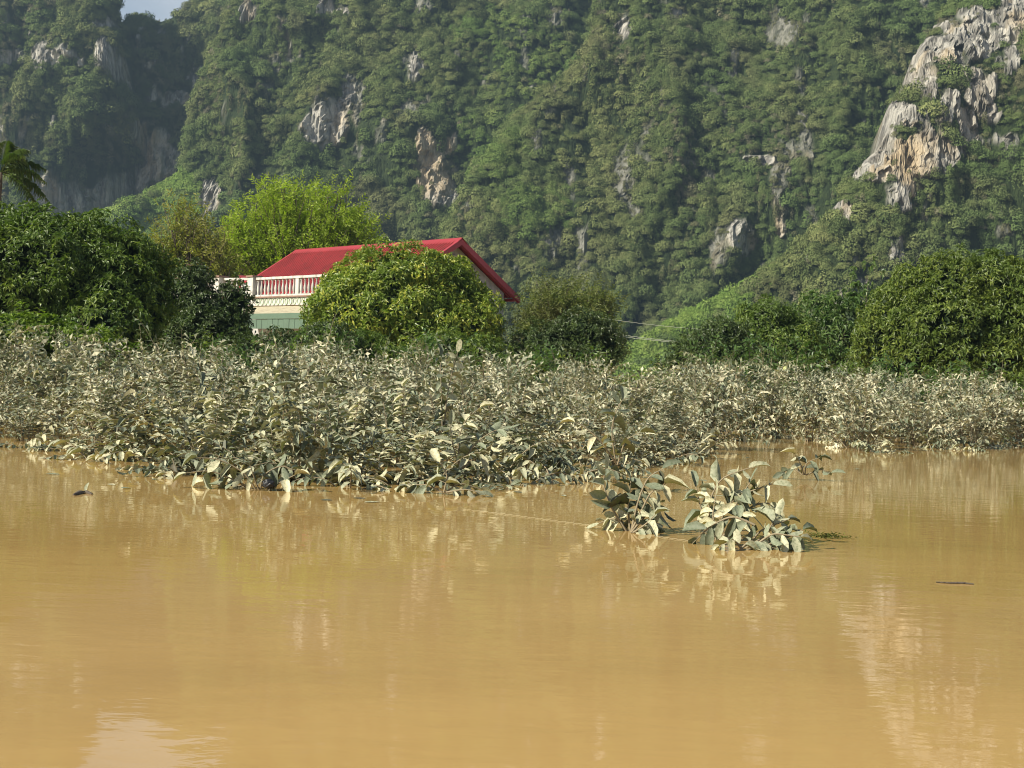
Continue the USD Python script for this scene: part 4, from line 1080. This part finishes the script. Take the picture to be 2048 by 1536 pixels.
# the plants that stand out: branches traced through their joints, every leaf its own part
def sprig_plant(name, label, d, base_px, branches, L, gap, seed, mat, category="bush", width=0.42, droop=0.35, extra_low=0):
    rng = np.random.default_rng(seed)
    b = on_water(*base_px)
    p = thing(name, label, category, b)
    stems, lv = [], []
    for br in branches:
        dd = rng.uniform(-0.16, 0.16)
        opts = {}
        if isinstance(br[-1], dict):
            opts, br = br[-1], br[:-1]
        pts = np.array([at(px, py, d + dd * (0.2 + i / len(br)) + opts.get("off", 0)) for i, (px, py) in enumerate(br)])
        n = 14
        t = np.linspace(0, len(pts) - 1, n)
        path = np.stack([np.interp(t, np.arange(len(pts)), pts[:, j]) for j in range(3)], 1)
        for _ in range(2):
            path[1:-1] = 0.25 * path[:-2] + 0.5 * path[1:-1] + 0.25 * path[2:]
        stems.append(tube(path - b, np.linspace(0.009, 0.003, n), 5))
        lv.append(twig_leaves(rng, path, L * opts.get("L", 1), gap * opts.get("gap", 1), opts.get("start", 0.25), opts.get("droop", droop), width, opts.get("face", (0.1, -0.45, 0.9))))
    cat = [np.concatenate([x[k] for x in lv]) for k in range(7)]
    keep = cat[0][:, 2] > -0.03
    mesh("stem", join(stems), m_twig, p, True)
    each_leaf(p, [c[keep] for c in cat], T_LEAF, mat, b)
    return p

sprig_plant("flooded_sapling", "silt-pale sapling with upright leafy shoots standing alone in the water, left of the front one", 9.5, (1265, 1064),
    [[(1256, 1068), (1222, 1015), (1206, 970), (1210, 940), {"face": (0.8, -0.5, 0.3), "droop": 0.05}], [(1262, 1066), (1275, 1005), (1294, 955), (1325, 938), {"droop": 0.6}],
     [(1262, 1066), (1288, 1035), (1310, 1002), (1328, 1022), {"droop": 0.3}], [(1258, 1066), (1232, 1035), (1198, 1046)], [(1260, 1066), (1256, 1010), (1262, 962), {"droop": 0.0}],
     [(1266, 1066), (1295, 1046), (1315, 1056)], [(1262, 1064), (1284, 1020), (1300, 985), (1330, 968), {"droop": 0.5}], [(1250, 1066), (1240, 1030), (1232, 1000)], [(1266, 1066), (1290, 1050), (1310, 1030), {"off": -0.1}],
     [(1262, 1066), (1278, 1046), (1290, 1052), {"off": -0.12, "droop": 0.2}]], 0.13, 0.036, 1, m_silt_near)
sprig_plant("flooded_sapling", "front-most silt-pale sapling with a drooping comb of leaves, right of the upright one", 8.75, (1480, 1100),
    [[(1425, 1085), (1415, 1010), (1440, 955), (1505, 934), {"droop": 0.3, "off": 0.5}], [(1432, 1080), (1452, 1010), (1492, 985), (1545, 968), {"off": 0.4, "droop": 0.1}],
     [(1440, 1080), (1500, 1010), (1545, 1004), (1562, 1045), {"off": 0.2, "droop": 0.4}], [(1510, 1050), (1465, 1030), (1420, 1052), (1384, 1088), {"droop": 0.9, "face": (-0.3, -0.8, 0.5), "L": 1.1, "gap": 1.05, "start": 0.05}],
     [(1485, 1100), (1530, 1072), (1552, 1034), {"start": 0.5}], [(1495, 1102), (1560, 1082), (1605, 1060)], [(1500, 1098), (1545, 1066), (1600, 1074)], [(1490, 1102), (1520, 1060), (1575, 1040), {"off": 0.15}],
     [(1432, 1084), (1402, 1020), (1392, 975), {"off": 0.5, "droop": 0.1}], [(1436, 1080), (1425, 1030), (1432, 990), {"off": 0.3}], [(1486, 1102), (1470, 1080), (1440, 1092), {"off": -0.1}], [(1480, 1100), (1500, 1080), (1530, 1094), {"off": -0.15}],
     [(1490, 1102), (1516, 1092), (1560, 1098), {"off": -0.15}], [(1480, 1060), (1470, 1010), (1500, 965), {"off": 0.4}]], 0.13, 0.036, 2, m_silt_near)
sprig_plant("flooded_sprig", "low leafy sprig with arched leaves lying on the water left of centre", 11.8, (520, 982),
    [[(515, 985), (470, 960), (420, 940), (372, 946), {"droop": 0.7}], [(515, 985), (490, 945), (440, 918), (395, 915), {"droop": 0.6}], [(515, 985), (480, 970), (440, 972), (410, 962)], [(520, 985), (525, 950), (560, 930), (590, 940)], [(530, 985), (560, 965), (590, 950)], [(520, 985), (510, 960), (500, 930)], [(525, 985), (550, 978), (580, 985)], [(505, 985), (470, 978), (450, 985)]],
    0.15, 0.056, 3, m_silt_near)
sprig_plant("flooded_sprig", "small dark green sprig half sunk in front of the middle bank", 11.9, (890, 982),
    [[(885, 985), (850, 968), (815, 972)], [(890, 985), (920, 965), (960, 978)], [(888, 985), (895, 950), (880, 925)], [(892, 985), (930, 978), (960, 985)]], 0.15, 0.06, 4, m_silt_near)
sprig_plant("flooded_sprig", "small tuft of silted leaves out in the water near the right bank", 15.5, (1610, 948),
    [[(1605, 950), (1585, 935), (1568, 944)], [(1610, 950), (1612, 925), (1640, 915)], [(1612, 950), (1640, 938), (1662, 946)], [(1608, 950), (1600, 925), (1590, 910)]], 0.15, 0.055, 5, m_silt_near)
sprig_plant("orchard_shoot", "tall pale buff shoot rising above the middle stand", 15.5, (885, 905),
    [[(885, 905), (884, 820), (882, 760), (880, 712), {"start": 0.2}], [(886, 905), (892, 800), (905, 740), (915, 705), {"start": 0.35}], [(884, 905), (870, 830), (858, 780), {"start": 0.3}]], 0.15, 0.06, 6, m_silt_near)
sprig_plant("orchard_shoot", "leafy shoot with fanned grey green leaves at the open water in mid bank", 13.2, (925, 935),
    [[(920, 938), (915, 880), (930, 840), (960, 815), {"droop": 0.1}], [(925, 938), (945, 890), (985, 862), (1005, 858), {"droop": 0.2}], [(920, 938), (905, 890), (900, 850)], [(925, 938), (960, 905), (985, 890)]], 0.17, 0.06, 7, m_silt_near)
sprig_plant("orchard_shoot", "grey green shoot leaning right beside the open water right of centre", 13.0, (1235, 925),
    [[(1232, 930), (1222, 860), (1232, 820), (1245, 800)], [(1235, 930), (1200, 880), (1165, 850), (1150, 845), {"droop": 0.5}], [(1235, 930), (1250, 880), (1280, 865)]], 0.17, 0.06, 8, m_silt_near)

# ------------------------------------------------------------------ small things
m_bag = plain("black_plastic", (0.012, 0.013, 0.016), 0.5, 0.3, 6.0, 0.5)
def rag(name, label, cat, px, py, d, size, mat, seed, flat=1.0):
    c = at(px, py, d)
    m = trimesh.creation.icosphere(3, 1.0)
    v = np.array(m.vertices)
    r = 0.45 + 0.9 * meshkit.fbm(v * 2.3 + seed, 4, seed) + 0.12 * np.abs(meshkit.noise(v * 5, seed) - 0.5)
    g = usdkit.mesh(stage, free("/World", name), (v * r[:, None] * np.array(size) * [1, 1, flat] + c, np.array(m.faces)), mat, True)
    tag(g, label, cat)
rag("plastic_bag", "crumpled black plastic bag snagged in the low sprig left of centre", "bag", 537, 968, 11.7, (0.055, 0.05, 0.042), m_bag, 3)
m_fruit = plain("pale_fruit", (0.30, 0.33, 0.12), 0.5, 0.15, 14.0, 0.4, 0.3)
def fruit(px, py, d, r, label):
    c = at(px, py, d)
    m = trimesh.creation.icosphere(3, r)
    v = np.array(m.vertices) * [1, 1, 1.12]
    g = usdkit.mesh(stage, free("/World", "pale_fruit"), (v + c, np.array(m.faces)), m_fruit, True)
    tag(g, label, "fruit")
fruit(1571, 738, 32.0, 0.06, "yellow green round fruit at the top of the right stand")
fruit(1421, 764, 30.0, 0.07, "pale cream fruit among the leaves at the top of the right stand")
fruit(340, 645, 42.4, 0.07, "pale fruit in the dark citrus leaves left of the balcony")
m_weedf = foliage("floating_weed", (0.05, 0.07, 0.012), (0.09, 0.11, 0.02), (0.14, 0.15, 0.03), 0.6, 0.3, 0.2)
rngw = np.random.default_rng(9)
c = on_water(1652, 1074)
P = c + np.stack([rngw.normal(0, 0.07, 160), rngw.normal(0, 0.05, 160), np.abs(rngw.normal(0, 0.012, 160))], 1)
g = leaf_mesh("floating_weed", leaves(P, rngw.normal(0, 1, (160, 3)) * [1, 1, 0.35], np.array([[0, 0, 1.0]]) + rngw.normal(0, 0.3, (160, 3)), 0.035, 0.010, T_DIAMOND), m_weedf, 4)
tag(g, "tuft of yellow green weed floating right of the front sapling", "weed", kind="stuff")
def floater(name, label, cat, pts, r, mat):
    p = np.array([on_water(px, py, 0.004) for px, py in pts])
    g = usdkit.mesh(stage, free("/World", name), tube(p, r, 6), mat, True)
    tag(g, label, cat)
floater("floating_twig", "thin dark twig floating on the open water at the right", "twig", [(1872, 1164), (1900, 1166), (1925, 1166), (1948, 1168)], [0.003, 0.006, 0.007, 0.003], m_bark)
floater("floating_stick", "short dark stick floating on the left water", "stick", [(148, 990), (160, 986), (172, 985), (184, 988)], [0.012, 0.024, 0.02, 0.008], m_bark)
c = on_water(172, 984); D0 = np.array([[0.05, 0.0, 1.0]])
g = leaf_mesh("floating_leaf", leaves(np.array([c - [0, 0, 0.01]]), D0, np.array([[-0.5, -1.0, 0.1]]), np.array([0.085]), np.array([0.035]), T_LEAF), m_silt_near, len(T_LEAF[0]), smooth=True)
tag(g, "single pale leaf standing up on the floating stick", "leaf")
m_string = plain("pale_string", (0.5, 0.44, 0.28), 0.6, 0.1, 5.0, 0.3)
floater("string", "thin pale string stretched over the water left of the upright sapling", "string", [(925, 1018), (1010, 1028), (1100, 1040), (1202, 1053)], 0.0008, m_string)
floater("string", "thin pale string on the water between the two front saplings", "string", [(1300, 1070), (1345, 1077), (1395, 1083)], 0.0008, m_string)

rngl = np.random.default_rng(31)
for px, py in [(215, 968), (262, 975), (318, 958), (640, 1000), (705, 996), (760, 1004), (980, 992), (1045, 985), (1130, 992), (90, 948), (1395, 960), (1720, 938), (1500, 915), (1340, 1046)]:
    c = on_water(px, py, 0.004)
    az = rngl.uniform(0, 6.28)
    g = leaf_mesh("floating_leaf", leaves(c[None], np.array([[math.cos(az), math.sin(az), 0.05]]), np.array([[0.0, -0.1, 1.0]]), np.array([rngl.uniform(0.09, 0.14)]), np.array([0.05]), T_LEAF, np.array([0.15])), m_silt_near, len(T_LEAF[0]), smooth=True, seed=int(px))
    tag(g, "silted leaf lying flat on the brown water just off the bank", "leaf", "loose leaves floating off the bank")
# the air: pale haze between the camera and the far mountains
m_haze = usdkit.material(stage, L_ + "haze", {"v": ("principled_volume", {"color": (0.55, 0.78, 1.0), "density": 0.00014, "anisotropy": 0.2})}, [], volume="v.volume")
tag(mesh("haze", box(2600, 1500, 330, (0, 520, 330 / 2 - 2.6)), m_haze), "pale blue haze in the valley air", "haze", kind="stuff")
